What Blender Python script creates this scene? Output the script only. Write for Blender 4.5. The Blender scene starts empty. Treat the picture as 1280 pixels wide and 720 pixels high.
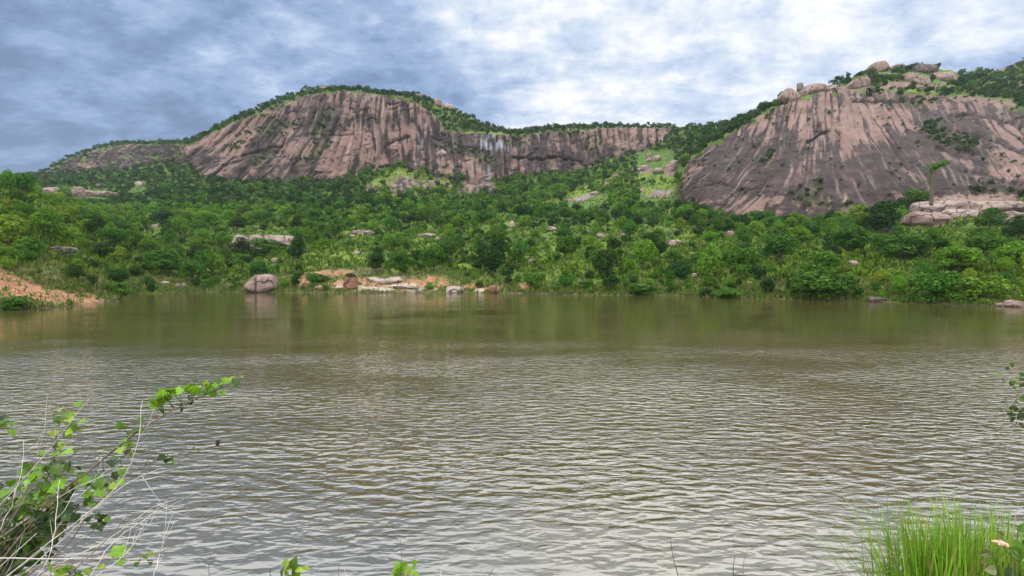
import bpy, math, random
import numpy as np
from mathutils import Vector, Matrix

# ------------------------------------------------------------------ camera, sky, sun, exposure
SC = bpy.context.scene
COL = SC.collection
R = math.radians
F = 600.0
CAMZ = 3.0
PITCH = math.atan(20.0 / 600.0)
cam_d = bpy.data.cameras.new("camera")
cam = bpy.data.objects.new("camera", cam_d)
COL.objects.link(cam)
cam_d.sensor_width = 36.0
cam_d.lens = F / 1280.0 * 36.0
cam_d.clip_start = 0.05
cam_d.clip_end = 20000
cam.location = (0, 0, CAMZ)
cam.rotation_euler = (math.pi / 2 - PITCH, 0, 0)
SC.camera = cam
HAZE = 0.00012
SUN_EL, SUN_AZ = 58.0, 215.0          # azimuth clockwise from +Y (behind the camera, to its left)
SC.view_settings.view_transform = 'Standard'
SC.view_settings.look = 'None'
SC.view_settings.exposure = 0.33
SC.view_settings.gamma = 1.0
SC.view_settings.use_curve_mapping = False
SC.cycles.max_bounces = 6
SC.cycles.diffuse_bounces = 3
SC.cycles.glossy_bounces = 3
SC.cycles.transmission_bounces = 3
SC.cycles.transparent_max_bounces = 6
SC.cycles.use_denoising = True


class NT:
    """small helper for writing node trees"""
    def __init__(self, tree):
        self.t = tree

    def n(self, typ, inputs=None, **props):
        nd = self.t.nodes.new(typ)
        for k, v in props.items():
            setattr(nd, k, v)
        for k, v in (inputs or {}).items():
            s = nd.inputs[k]
            if isinstance(v, bpy.types.NodeSocket):
                self.t.links.new(v, s)
            elif isinstance(v, bpy.types.Node):
                self.t.links.new(v.outputs[0], s)
            else:
                s.default_value = v
        return nd

    def math(self, op, a, b=0.0, c=None, clamp=False):
        i = {0: a, 1: b}
        if c is not None:
            i[2] = c
        return self.n('ShaderNodeMath', i, operation=op, use_clamp=clamp).outputs[0]

    def vmath(self, op, a, b=(0, 0, 0)):
        nd = self.n('ShaderNodeVectorMath', {0: a, 1: b}, operation=op)
        return nd.outputs['Value'] if op in ('DOT_PRODUCT', 'LENGTH') else nd.outputs[0]

    def mix(self, f, a, b, blend='MIX'):
        nd = self.n('ShaderNodeMix', data_type='RGBA', blend_type=blend)
        for idx, v in ((0, f), (6, a), (7, b)):
            s = nd.inputs[idx]
            if isinstance(v, bpy.types.NodeSocket):
                self.t.links.new(v, s)
            else:
                s.default_value = v if idx == 0 else (tuple(v) + (1,))[:4]
        return nd.outputs[2]

    def smooth(self, v, a, b, lo=0.0, hi=1.0):
        return self.n('ShaderNodeMapRange', {'Value': v, 'From Min': a, 'From Max': b, 'To Min': lo, 'To Max': hi},
                      interpolation_type='SMOOTHSTEP').outputs[0]

    def noise(self, vec, scale, detail=4.0, rough=0.55, dist=0.0, col=False):
        nd = self.n('ShaderNodeTexNoise', {'Vector': vec, 'Scale': scale, 'Detail': detail, 'Roughness': rough,
                                            'Distortion': dist})
        return nd.outputs['Color'] if col else nd.outputs['Fac']

    def ramp(self, f, stops):
        nd = self.n('ShaderNodeValToRGB', {0: f})
        e = nd.color_ramp.elements
        while len(e) < len(stops):
            e.new(0.5)
        for el, (p, c) in zip(e, stops):
            el.position = p
            el.color = tuple(c) + (1,)
        return nd.outputs[0]


def pix_dir(px, py):
    a, b = (px - 640.0) / F, (360.0 - py) / F
    cp, sp = math.cos(PITCH), math.sin(PITCH)
    return Vector((a, cp + b * sp, -sp + b * cp)).normalized()


W = bpy.data.worlds.new("World")
SC.world = W
W.use_nodes = True
W.node_tree.nodes.clear()
g = NT(W.node_tree)
tc = g.n('ShaderNodeTexCoord').outputs['Generated']
sx = g.n('ShaderNodeSeparateXYZ', {0: tc})
X, Y_, Z = sx.outputs
zz = g.math('ADD', g.math('MAXIMUM', Z, 0.0), 0.30)
cu, cv = g.math('DIVIDE', X, zz), g.math('DIVIDE', Y_, zz)
cvec = g.n('ShaderNodeCombineXYZ', {0: cu, 1: g.math('MULTIPLY', cv, 1.0), 2: 0.37}).outputs[0]
big = g.noise(cvec, 1.1, 3.0, 0.5, 0.3)
med = g.noise(g.vmath('ADD', cvec, (3.1, 1.7, 0)), 3.6, 10.0, 0.63, 0.12)
fine = g.noise(g.n('ShaderNodeMapping', {'Vector': cvec, 'Rotation': (0, 0, R(-35)), 'Scale': (2.2, 7.0, 1)}).outputs[0],
               1.5, 7.0, 0.6, 0.6)
bright = g.smooth(g.vmath('DOT_PRODUCT', tc, tuple(pix_dir(880, 60))), 0.82, 0.99)
bright2 = g.smooth(g.vmath('DOT_PRODUCT', tc, tuple(pix_dir(600, -40))), 0.86, 0.99)
bluey = g.smooth(g.vmath('DOT_PRODUCT', tc, tuple(pix_dir(-60, 60))), 0.80, 1.0)
cl = g.math('ADD', g.math('MULTIPLY', big, 0.46), g.math('MULTIPLY', med, 0.66))
cl = g.math('ADD', cl, g.math('MULTIPLY', fine, 0.20))
mot = g.noise(g.n('ShaderNodeMapping', {'Vector': cvec, 'Rotation': (0, 0, R(25)), 'Scale': (1.0, 1.5, 1)}).outputs[0], 9.5, 8.0, 0.62, 0.2)
cl = g.math('ADD', cl, g.math('MULTIPLY', mot, 0.22))
cl = g.math('ADD', cl, g.math('MULTIPLY', bright, 0.17))
cl = g.math('ADD', cl, g.math('MULTIPLY', bright2, 0.0))
cl = g.math('SUBTRACT', cl, g.math('MULTIPLY', bluey, 0.07))
cl = g.math('MULTIPLY', g.math('SUBTRACT', cl, 0.72), 1.9)
cl = g.math('ADD', cl, 0.27)
cloud = g.ramp(cl, [(0.14, (0.17, 0.255, 0.42)), (0.30, (0.24, 0.36, 0.58)), (0.46, (0.38, 0.51, 0.75)),
                    (0.62, (0.64, 0.75, 0.92)), (0.84, (1.08, 1.09, 1.08))])
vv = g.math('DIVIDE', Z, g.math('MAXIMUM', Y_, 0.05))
water_boost = g.smooth(vv, 0.55, 0.74, 0.82, 2.2)  # sky gain added above the frame so the water mirrors more light
cloud = g.vmath('MULTIPLY', cloud, g.n('ShaderNodeCombineXYZ', {0: water_boost, 1: water_boost, 2: water_boost}).outputs[0])
cloud = g.mix(g.smooth(vv, 0.56, 0.72, 0.0, 0.75), cloud, (2.0, 1.98, 1.95))  # the added bright band is whitened as well
sky = g.n('ShaderNodeTexSky', sky_type='NISHITA', sun_disc=False, sun_elevation=R(SUN_EL), sun_rotation=R(SUN_AZ),
          air_density=1.0, dust_density=1.2, ozone_density=1.0)
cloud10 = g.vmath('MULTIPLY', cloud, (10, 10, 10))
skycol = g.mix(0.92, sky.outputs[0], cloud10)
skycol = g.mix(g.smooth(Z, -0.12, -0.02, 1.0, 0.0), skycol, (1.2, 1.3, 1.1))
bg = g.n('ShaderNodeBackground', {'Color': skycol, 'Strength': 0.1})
g.n('ShaderNodeOutputWorld', {'Surface': bg})

sun_d = bpy.data.lights.new("sun", 'SUN')
sun_d.energy = 1.5
sun_d.angle = R(11)
sun_d.color = (1.0, 0.93, 0.82)
sun = bpy.data.objects.new("sun", sun_d)
COL.objects.link(sun)
_sd = Vector((math.sin(R(SUN_AZ)) * math.cos(R(SUN_EL)), math.cos(R(SUN_AZ)) * math.cos(R(SUN_EL)), math.sin(R(SUN_EL))))
sun.rotation_euler = _sd.to_track_quat('Z', 'Y').to_euler()

# ------------------------------------------------------------------ numbers: projection, noise, mesh helpers
CP, SP = math.cos(PITCH), math.sin(PITCH)


def unproj(px, py, Yd):
    px, py, Yd = np.asarray(px, float), np.asarray(py, float), np.asarray(Yd, float)
    a, b = (px - 640.0) / F, (360.0 - py) / F
    t = Yd / (CP + b * SP)
    return a * t, Yd * np.ones_like(t), CAMZ + (b * CP - SP) * t


def proj(x, y, z):
    z = z - CAMZ
    d = y * CP - z * SP
    u = y * SP + z * CP
    return 640 + F * x / d, 360 - F * u / d


def P(px, py, Yd):
    x, y, z = unproj(px, py, Yd)
    return Vector((float(x), float(y), float(z)))


def _hash(ix, iy, seed):
    h = (ix.astype(np.int64) * 374761393 + iy.astype(np.int64) * 668265263 + seed * 1274126177) & 0xFFFFFFFF
    h = ((h ^ (h >> 13)) * 1274126177) & 0xFFFFFFFF
    h = ((h ^ (h >> 16)) * 2246822519) & 0xFFFFFFFF
    return (h ^ (h >> 15)) & 0xFFFFFFFF


def noise2(x, y, seed=0):
    """gradient noise, about -1..1"""
    x, y = np.broadcast_arrays(np.asarray(x, float), np.asarray(y, float))
    x0, y0 = np.floor(x), np.floor(y)
    fx, fy = x - x0, y - y0
    u, v = fx ** 3 * (fx * (fx * 6 - 15) + 10), fy ** 3 * (fy * (fy * 6 - 15) + 10)

    def gr(dx, dy):
        a = _hash(x0 + dx, y0 + dy, seed) * (2 * np.pi / 4294967296.0)
        return np.cos(a) * (fx - dx) + np.sin(a) * (fy - dy)
    n0 = gr(0, 0) * (1 - u) + gr(1, 0) * u
    n1 = gr(0, 1) * (1 - u) + gr(1, 1) * u
    return (n0 * (1 - v) + n1 * v) * 1.5


def fbm(x, y, seed=0, octv=4, gain=0.5):
    s, a, t = 0.0, 1.0, 0.0
    for o in range(octv):
        s = s + a * noise2(x * 2.0 ** o + 17.3 * o, y * 2.0 ** o - 9.1 * o, seed + o)
        t += a
        a *= gain
    return s / t * 1.3


def sstep(a, b, x):
    t = np.clip((x - a) / (b - a), 0, 1)
    return t * t * (3 - 2 * t)


def mesh_np(name, verts, faces, mats=(), smooth=False, cols=None):
    verts = np.ascontiguousarray(verts, dtype=np.float32).reshape(-1, 3)
    me = bpy.data.meshes.new(name)
    me.vertices.add(len(verts))
    me.vertices.foreach_set('co', verts.ravel())
    fl = faces if isinstance(faces, list) else [faces]
    fl = [np.asarray(f, dtype=np.int32) for f in fl if len(f)]
    tot = np.concatenate([np.full(len(f), f.shape[1], np.int32) for f in fl])
    idx = np.concatenate([f.ravel() for f in fl])
    start = np.concatenate(([0], np.cumsum(tot)[:-1])).astype(np.int32)
    me.loops.add(len(idx))
    me.loops.foreach_set('vertex_index', idx)
    me.polygons.add(len(tot))
    me.polygons.foreach_set('loop_start', start)
    me.polygons.foreach_set('loop_total', tot)
    me.polygons.foreach_set('use_smooth', np.full(len(tot), smooth, bool))
    for k, c in (cols or {}).items():
        at = me.attributes.new(k, 'FLOAT_COLOR', 'POINT')
        at.data.foreach_set('color', np.ascontiguousarray(c, dtype=np.float32).ravel())
    me.update()
    me.validate()
    for m in mats:
        me.materials.append(m)
    return me


def link(name, data, parent=None, loc=None, label=None, cat=None, group=None, kind=None, color=None):
    o = bpy.data.objects.new(name, data)
    COL.objects.link(o)
    if parent is not None:
        o.parent = parent
    if loc is not None:
        o.location = loc
    for k, v in (('label', label), ('category', cat), ('group', group), ('kind', kind)):
        if v:
            o[k] = v
    if color is not None:
        o.color = color
    return o


class MB:
    """collects quads and triangles into one mesh, with an optional colour per vertex"""
    def __init__(self):
        self.v, self.q, self.t, self.c, self.n = [], [], [], [], 0

    def add(self, v, q=None, t=None, col=None):
        v = np.asarray(v, float).reshape(-1, 3)
        if q is not None and len(q):
            self.q.append(np.asarray(q, int).reshape(-1, 4) + self.n)
        if t is not None and len(t):
            self.t.append(np.asarray(t, int).reshape(-1, 3) + self.n)
        self.v.append(v)
        if col is not None:
            c = np.ones((len(v), 4))
            c[:, :3] = col
            self.c.append(c)
        self.n += len(v)

    def tube(self, pts, rad, k=6, col=None):
        pts = np.asarray(pts, float)
        rad = np.broadcast_to(np.asarray(rad, float), (len(pts),))
        tan = np.gradient(pts, axis=0)
        tan /= np.linalg.norm(tan, axis=1)[:, None] + 1e-9
        ref = np.array([0.3, 0.9, 0.2]) if abs(tan[0][2]) > 0.8 else np.array([0, 0, 1.0])
        a = np.cross(tan, ref)
        a /= np.linalg.norm(a, axis=1)[:, None] + 1e-9
        b = np.cross(tan, a)
        th = np.arange(k) * 2 * np.pi / k
        ring = a[:, None] * np.cos(th)[None, :, None] + b[:, None] * np.sin(th)[None, :, None]
        v = (pts[:, None] + ring * rad[:, None, None]).reshape(-1, 3)
        q = []
        for i in range(len(pts) - 1):
            for j in range(k):
                q.append((i * k + j, i * k + (j + 1) % k, (i + 1) * k + (j + 1) % k, (i + 1) * k + j))
        t = [(0, j + 1, j) for j in range(1, k - 1)]
        e = (len(pts) - 1) * k
        t += [(e, e + j, e + j + 1) for j in range(1, k - 1)]
        self.add(v, q, t, col)

    def mesh(self, name, mats=(), smooth=False):
        f = []
        if self.q:
            f.append(np.concatenate(self.q))
        if self.t:
            f.append(np.concatenate(self.t))
        c = {'Col': np.concatenate(self.c)} if self.c else None
        return mesh_np(name, np.concatenate(self.v), f, mats, smooth, c)


# ------------------------------------------------------------------ materials
def new_mat(name):
    m = bpy.data.materials.new(name)
    m.use_nodes = True
    m.node_tree.nodes.clear()
    return m, NT(m.node_tree)


def out(gn, shader):
    gn.n('ShaderNodeOutputMaterial', {'Surface': shader})


def mat_terrain():
    m, t = new_mat("terrain_surface")
    pos = t.n('ShaderNodeTexCoord').outputs['Object']
    a1 = t.n('ShaderNodeAttribute', attribute_name='rockmask')
    a2 = t.n('ShaderNodeAttribute', attribute_name='groundmask')
    s1 = t.n('ShaderNodeSeparateColor', {0: a1.outputs['Color']}).outputs
    s2 = t.n('ShaderNodeSeparateColor', {0: a2.outputs['Color']}).outputs
    rock, stain_shade, pale, white = s1[0], s1[1], s1[2], a1.outputs['Alpha']
    soil, moss, dry, slab = s2[0], s2[1], s2[2], a2.outputs['Alpha']
    n1 = t.noise(pos, 0.11, 6, 0.62)
    n2 = t.noise(pos, 0.9, 5, 0.6)
    n3 = t.noise(pos, 5.0, 4, 0.6)
    base = t.ramp(n1, [(0.30, (0.135, 0.083, 0.068)), (0.46, (0.195, 0.120, 0.098)), (0.60, (0.265, 0.170, 0.139)),
                       (0.75, (0.165, 0.102, 0.083))])
    base = t.mix(t.smooth(n2, 0.35, 0.7, 0.0, 0.45), base, (0.20, 0.145, 0.125))
    st = t.math('ADD', stain_shade, t.math('MULTIPLY', t.math('SUBTRACT', t.math('ADD', t.math('MULTIPLY', n3, 0.5), t.math('MULTIPLY', n2, 0.5)), 0.5), 0.7))
    st = t.math('ADD', t.math('MULTIPLY', t.smooth(st, 0.34, 0.70), 0.72), t.math('MULTIPLY', stain_shade, 0.22), clamp=True)
    n4 = t.noise(t.vmath('MULTIPLY', pos, (1, 1, 0.35)), 0.22, 6, 0.68)
    base = t.mix(st, base, t.ramp(n4, [(0.36, (0.020, 0.017, 0.018)), (0.52, (0.042, 0.032, 0.031)), (0.66, (0.092, 0.062, 0.054))]))
    base = t.mix(t.math('MULTIPLY', pale, t.smooth(n2, 0.3, 0.6, 0.5, 1.0)), base, (0.40, 0.30, 0.25))
    base = t.mix(white, base, (0.40, 0.44, 0.52))
    grass = t.ramp(t.noise(pos, 0.35, 6, 0.65), [(0.3, (0.032, 0.072, 0.012)), (0.5, (0.080, 0.150, 0.018)),
                                                 (0.72, (0.145, 0.215, 0.028))])
    grass = t.mix(t.smooth(n3, 0.45, 0.75, 0.0, 0.5), grass, (0.10, 0.105, 0.045))
    grass = t.mix(moss, grass, t.ramp(n2, [(0.3, (0.10, 0.17, 0.020)), (0.7, (0.22, 0.29, 0.035))]))
    grass = t.mix(dry, grass, t.ramp(n3, [(0.3, (0.11, 0.095, 0.045)), (0.55, (0.21, 0.165, 0.085)), (0.75, (0.13, 0.13, 0.05))]))
    so = t.ramp(t.noise(pos, 1.6, 6, 0.65), [(0.3, (0.17, 0.075, 0.036)), (0.45, (0.34, 0.155, 0.080)), (0.6, (0.42, 0.235, 0.135)), (0.75, (0.42, 0.30, 0.19))])
    grass = t.mix(soil, grass, so)
    sl = t.ramp(n2, [(0.3, (0.36, 0.27, 0.21)), (0.6, (0.50, 0.41, 0.33))])
    grass = t.mix(slab, grass, sl)
    col = t.mix(rock, grass, base)
    h = t.math('ADD', t.math('MULTIPLY', n2, 0.8), t.math('MULTIPLY', n3, 0.2))
    bump = t.n('ShaderNodeBump', {'Height': h, 'Strength': 0.9, 'Distance': 1.2})
    b = t.n('ShaderNodeBsdfPrincipled', {'Base Color': col, 'Roughness': 0.88, 'Normal': bump})
    b.inputs['Specular IOR Level'].default_value = 0.25
    out(t, b)
    return m


def mat_rock(name, c0, c1, c2, lich=(0.07, 0.065, 0.06), lich_amt=0.7):
    m, t = new_mat(name)
    pos = t.n('ShaderNodeTexCoord').outputs['Object']
    rnd = t.n('ShaderNodeObjectInfo').outputs['Random']
    p = t.vmath('ADD', pos, t.n('ShaderNodeCombineXYZ', {0: t.math('MULTIPLY', rnd, 37.0), 1: rnd, 2: rnd}).outputs[0])
    n1 = t.noise(p, 0.8, 7, 0.65)
    n2 = t.noise(p, 3.5, 6, 0.65)
    n3 = t.noise(p, 14.0, 4, 0.6)
    c = t.ramp(n1, [(0.3, c0), (0.5, c1), (0.72, c2)])
    c = t.mix(t.math('MULTIPLY', t.smooth(n2, 0.5, 0.66), lich_amt), c, lich)
    c = t.mix(t.smooth(n3, 0.35, 0.7, 0.0, 0.3), c, (0.12, 0.09, 0.08))
    wp = t.vmath('ADD', t.vmath('MULTIPLY', p, (0.26, 0.26, 0.42)), t.vmath('MULTIPLY', t.noise(p, 0.9, 3, 0.5, 0, True), (0.35, 0.35, 0.35)))
    vd = t.n('ShaderNodeTexVoronoi', {'Vector': wp, 'Scale': 1.0}, feature='DISTANCE_TO_EDGE').outputs['Distance']
    crk = t.smooth(vd, 0.012, 0.045, 1.0, 0.0)
    c = t.mix(t.math('MULTIPLY', crk, 0.8), c, (0.05, 0.04, 0.035))
    hh = t.math('SUBTRACT', t.math('ADD', n2, t.math('MULTIPLY', n3, 0.35)), t.math('MULTIPLY', crk, 1.2))
    bump = t.n('ShaderNodeBump', {'Height': hh, 'Strength': 0.9, 'Distance': 0.25})
    b = t.n('ShaderNodeBsdfPrincipled', {'Base Color': c, 'Roughness': 0.85, 'Normal': bump})
    b.inputs['Specular IOR Level'].default_value = 0.25
    out(t, b)
    return m


def mat_leaf(name, source, rough=0.55, trans=0.3, var=0.5):
    """leaf colour from the object's own colour ('OBJ') or from the mesh attribute Col ('ATT')"""
    m, t = new_mat(name)
    if source == 'OBJ':
        c = t.n('ShaderNodeObjectInfo').outputs['Color']
    else:
        c = t.n('ShaderNodeAttribute', attribute_name='Col').outputs['Color']
    geo = t.n('ShaderNodeNewGeometry')
    rpi = geo.outputs['Random Per Island']
    v = t.math('ADD', t.math('MULTIPLY', rpi, var * 2), 1.0 - var)
    c = t.vmath('MULTIPLY', c, t.n('ShaderNodeCombineXYZ', {0: v, 1: v, 2: t.math('MULTIPLY', v, 0.9)}).outputs[0])
    b = t.n('ShaderNodeBsdfPrincipled', {'Base Color': c, 'Roughness': rough})
    b.inputs['Specular IOR Level'].default_value = 0.35 if source == 'ATT' and rough < 0.5 else 0.12
    tr = t.n('ShaderNodeBsdfTranslucent', {'Color': t.vmath('MULTIPLY', c, (1.25, 1.3, 0.6))})
    out(t, t.n('ShaderNodeMixShader', {0: trans, 1: b, 2: tr}))
    return m


def mat_bark(name, c0, c1):
    m, t = new_mat(name)
    pos = t.n('ShaderNodeTexCoord').outputs['Object']
    n = t.noise(t.n('ShaderNodeMapping', {'Vector': pos, 'Scale': (9, 9, 2)}).outputs[0], 3.0, 5, 0.65)
    c = t.ramp(n, [(0.3, c0), (0.7, c1)])
    out(t, t.n('ShaderNodeBsdfPrincipled', {'Base Color': c, 'Roughness': 0.9,
        'Normal': t.n('ShaderNodeBump', {'Height': n, 'Strength': 0.6, 'Distance': 0.02})}))
    return m


def mat_water():
    m, t = new_mat("muddy_water")
    pos = t.n('ShaderNodeTexCoord').outputs['Object']
    sp = t.n('ShaderNodeSeparateXYZ', {0: pos})
    yy = sp.outputs[1]
    patch = t.noise(t.n('ShaderNodeMapping', {'Vector': pos, 'Scale': (0.6, 1.5, 1)}).outputs[0], 0.16, 3, 0.55)
    # wind ripples: two height fields sampled three times for an exact slope
    def slopes(vec_scale, rot, scale, detail, rough, d):
        def h(off):
            v = t.vmath('ADD', pos, off)
            v = t.n('ShaderNodeMapping', {'Vector': v, 'Rotation': (0, 0, rot), 'Scale': vec_scale}).outputs[0]
            return t.noise(v, scale, detail, rough, 0.35)
        h0, hx, hy = h((0, 0, 0)), h((d, 0, 0)), h((0, d, 0))
        return (t.math('DIVIDE', t.math('SUBTRACT', hx, h0), d), t.math('DIVIDE', t.math('SUBTRACT', hy, h0), d))
    ax, ay = slopes((0.42, 1.0, 1), R(7), 6.8, 2.0, 0.45, 0.006)
    bx, by = slopes((0.5, 1.0, 1), R(-14), 0.75, 1.0, 0.4, 0.03)
    cx, cy = slopes((0.6, 1.0, 1), R(3), 7.0, 2.0, 0.5, 0.008)
    near = t.smooth(yy, 4.6, 9.0, 0.26, 1.0)
    far = t.smooth(yy, 8.0, 25.0, 1.0, 0.12)
    amp = t.math('MULTIPLY', t.math('MULTIPLY', near, far), t.smooth(patch, 0.32, 0.66, 0.4, 1.5))
    def comb(a, b, c):
        s = t.math('ADD', t.math('MULTIPLY', a, 0.067), t.math('MULTIPLY', b, 0.045))
        s = t.math('ADD', s, t.math('MULTIPLY', c, 0.008))
        return t.math('MULTIPLY', s, amp)
    nx, ny = comb(ax, bx, cx), comb(ay, by, cy)
    nrm = t.vmath('NORMALIZE', t.n('ShaderNodeCombineXYZ', {0: t.math('MULTIPLY', nx, -1.0), 1: t.math('MULTIPLY', ny, -1.0), 2: 1.0}).outputs[0])
    mud = t.mix(t.smooth(patch, 0.35, 0.65), (0.066, 0.054, 0.019), (0.078, 0.064, 0.024))
    b = t.n('ShaderNodeBsdfPrincipled', {'Base Color': mud, 'Roughness': 0.03, 'IOR': 2.85, 'Normal': nrm})
    out(t, b)
    return m


M_TERR = mat_terrain()
M_PINK = mat_rock("pink_granite", (0.24, 0.155, 0.13), (0.36, 0.245, 0.205), (0.46, 0.345, 0.30))
M_PALE = mat_rock("pale_granite", (0.27, 0.20, 0.165), (0.40, 0.31, 0.265), (0.50, 0.41, 0.36), (0.13, 0.105, 0.09), 0.7)
M_GREY = mat_rock("grey_granite", (0.13, 0.105, 0.095), (0.22, 0.175, 0.155), (0.31, 0.255, 0.225))
M_RED = mat_rock("red_earth", (0.14, 0.06, 0.035), (0.26, 0.12, 0.065), (0.36, 0.20, 0.12), (0.07, 0.04, 0.025), 0.6)
M_LEAFO = mat_leaf("tree_leaves", 'OBJ')
M_LEAFA = mat_leaf("mixed_leaves", 'ATT')
M_LEAFN = mat_leaf("glossy_leaves", 'ATT', 0.42, 0.38, 0.25)
M_BARK = mat_bark("brown_bark", (0.05, 0.035, 0.025), (0.15, 0.11, 0.08))
M_DRY = mat_bark("bleached_twig", (0.48, 0.43, 0.39), (0.78, 0.73, 0.68))
M_TWIG = mat_bark("grey_brown_twig", (0.12, 0.085, 0.065), (0.27, 0.21, 0.17))
M_WATER = mat_water()

# ------------------------------------------------------------------ terrain: one sheet from under the water up to the ridges
STEP = 1.25
PXS = np.concatenate([np.arange(-420, -30, 4.0), np.arange(-30, 1310, STEP), np.arange(1310, 1700, 4.0)])
NC = len(PXS)


def curve(tab, sm=5):
    a = np.array(tab, float)
    fine_px = np.arange(-440, 1721, 1.0)
    r = []
    for k in range(1, a.shape[1]):
        y = np.interp(fine_px, a[:, 0], a[:, k])
        ker = np.hanning(sm * 2 + 3)
        ker /= ker.sum()
        y = np.convolve(np.pad(y, sm + 1, mode='edge'), ker, mode='valid')
        r.append(np.interp(PXS, fine_px, y))
    return r


wl_py, = curve([(-420, 395), (-100, 391), (0, 388), (60, 385), (110, 380), (138, 377), (150, 373), (170, 368), (250, 364.5),
                (320, 365.5), (420, 366), (600, 366), (700, 368), (850, 370), (960, 374), (1060, 376), (1160, 379), (1280, 384),
                (1450, 390), (1700, 400)], 6)
wl_Y = np.array([3.0 * (CP + (360 - p) / F * SP) / (SP - (360 - p) / F * CP) for p in wl_py])
k2py, k2Y = curve([(-420, 320, 42), (0, 338, 44), (60, 342, 48), (110, 351, 52), (150, 352, 62), (200, 352, 78), (320, 354, 81),
                   (420, 345, 82), (500, 345, 80), (600, 352, 75), (700, 352, 68), (850, 356, 65), (960, 362, 57), (1100, 362, 53),
                   (1280, 366, 47), (1700, 370, 40)], 12)
k3py, k3Y = curve([(-420, 200, 80), (-200, 215, 80), (0, 243, 82), (60, 265, 90), (110, 291, 96), (150, 300, 110), (250, 290, 140),
                   (400, 290, 140), (600, 285, 140), (750, 285, 135), (850, 295, 115), (950, 310, 95), (1050, 320, 80), (1150, 318, 75),
                   (1280, 322, 68), (1700, 320, 60)], 25)
k4py, k4Y = curve([(-420, 222, 330), (-100, 235, 330), (0, 233, 380), (50, 223, 400), (100, 214, 400), (150, 212, 390), (200, 205, 360),
                   (235, 205, 320), (262, 226, 275), (320, 229, 265), (400, 229, 260), (430, 224, 262), (460, 214, 268), (500, 208, 275),
                   (530, 216, 275), (570, 228, 270), (610, 229, 275), (650, 222, 295), (700, 218, 310), (730, 214, 320), (760, 200, 335),
                   (800, 190, 345), (825, 178, 350), (843, 166, 360), (851, 252, 185), (880, 266, 165), (905, 276, 155), (960, 275, 150), (1000, 284, 143),
                   (1050, 279, 138), (1100, 268, 135), (1150, 258, 135), (1280, 250, 130), (1700, 250, 125)], 4)
k5py, k5Y = curve([(-420, 222.5, 360), (0, 228, 420), (50, 219, 430), (75, 206, 435), (100, 193, 440), (130, 185, 440), (160, 181, 438),
                   (200, 181, 420), (235, 182, 345), (255, 172, 325), (280, 160, 315), (310, 146, 310), (340, 134, 308), (380, 120, 305),
                   (430, 113, 300), (470, 119, 300), (500, 122, 300), (520, 128, 300), (545, 145, 300), (556, 163, 298), (600, 167, 300),
                   (650, 170, 315), (690, 164, 328), (730, 162, 340), (760, 160, 352), (800, 160, 370), (843, 161, 372), (849, 246, 190),
                   (854, 217, 191), (860, 203, 192), (880, 188, 195), (900, 176, 199), (930, 158, 205), (960, 138, 210), (990, 125, 215), (1020, 118, 216),
                   (1060, 113, 216), (1110, 113, 215), (1150, 116, 214), (1190, 123, 213), (1230, 131, 210), (1280, 139, 205), (1700, 150, 200)], 4)
k6py, k6Y = curve([(-420, 222, 380), (0, 227, 440), (50, 217.5, 450), (75, 204, 450), (100, 192, 455), (130, 183, 455), (160, 179, 455), (200, 179, 440),
                   (235, 179, 370), (260, 167, 350), (290, 151, 340), (310, 142, 335), (340, 128, 330), (380, 116, 328), (410, 112, 322),
                   (440, 112, 315), (470, 117, 320), (490, 119, 325), (510, 118, 330), (540, 123, 340), (570, 137, 350), (600, 153, 360),
                   (620, 162, 365), (640, 167, 370), (680, 163.5, 370), (700, 161.5, 370), (745, 160.5, 366), (800, 159, 385), (836, 158.5, 390),
                   (850, 158, 360), (880, 157, 330), (900, 156, 310), (920, 153, 290), (940, 145, 270), (960, 135, 255), (985, 121, 250),
                   (1010, 110, 250), (1040, 107, 255), (1060, 99, 260), (1080, 92, 265), (1110, 85, 270), (1150, 85, 275), (1190, 90, 280),
                   (1210, 93, 290), (1240, 89, 320), (1260, 83, 330), (1280, 75, 330), (1400, 60, 330), (1700, 90, 330)], 4)

SEG = [4, 22, 80, 90, 130, 46, 10]
knots_py = [wl_py + 9, wl_py, k2py, k3py, k4py, k5py, k6py]
knots_Y = [wl_Y - 6, wl_Y, k2Y, k3Y, k4Y, k5Y, k6Y]
rows_py, rows_Y, rows_s = [], [], []
for s_i in range(6):
    n = SEG[s_i]
    for j in range(n):
        f = j / n
        rows_py.append(knots_py[s_i] * (1 - f) + knots_py[s_i + 1] * f)
        # depth eases on open slopes so that the knots do not read as creases
        fy = f if s_i != 4 else np.where(PXS > 846, f ** 1.7, f ** 1.25)
        rows_Y.append(knots_Y[s_i] * (1 - fy) + knots_Y[s_i + 1] * fy)
        rows_s.append(s_i + f)
rows_py.append(k6py)
rows_Y.append(k6Y)
rows_s.append(6.0)
PY, YD, S = np.array(rows_py), np.array(rows_Y), np.array(rows_s)
NR = len(S)
PX = np.broadcast_to(PXS, PY.shape)
SS = np.broadcast_to(S[:, None], PY.shape)
tx, ty, tz = unproj(PX, PY, YD)
tz[S < 1.0] = np.minimum(tz[S < 1.0], -0.4 - (1 - SS[S < 1.0]) * 1.5)
# smooth the profile a little along the slope (not on the cliffs)
for it in range(6):
    for arr in (tz, ty, tx):
        sm = arr.copy()
        sm[1:-1] = (arr[:-2] + 2 * arr[1:-1] + arr[2:]) / 4
        wgt = np.where((S[1:-1, None] > 1.1) & (S[1:-1, None] < 3.9), 1.0, 0.0)
        arr[1:-1] = arr[1:-1] * (1 - wgt) + sm[1:-1] * wgt


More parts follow.
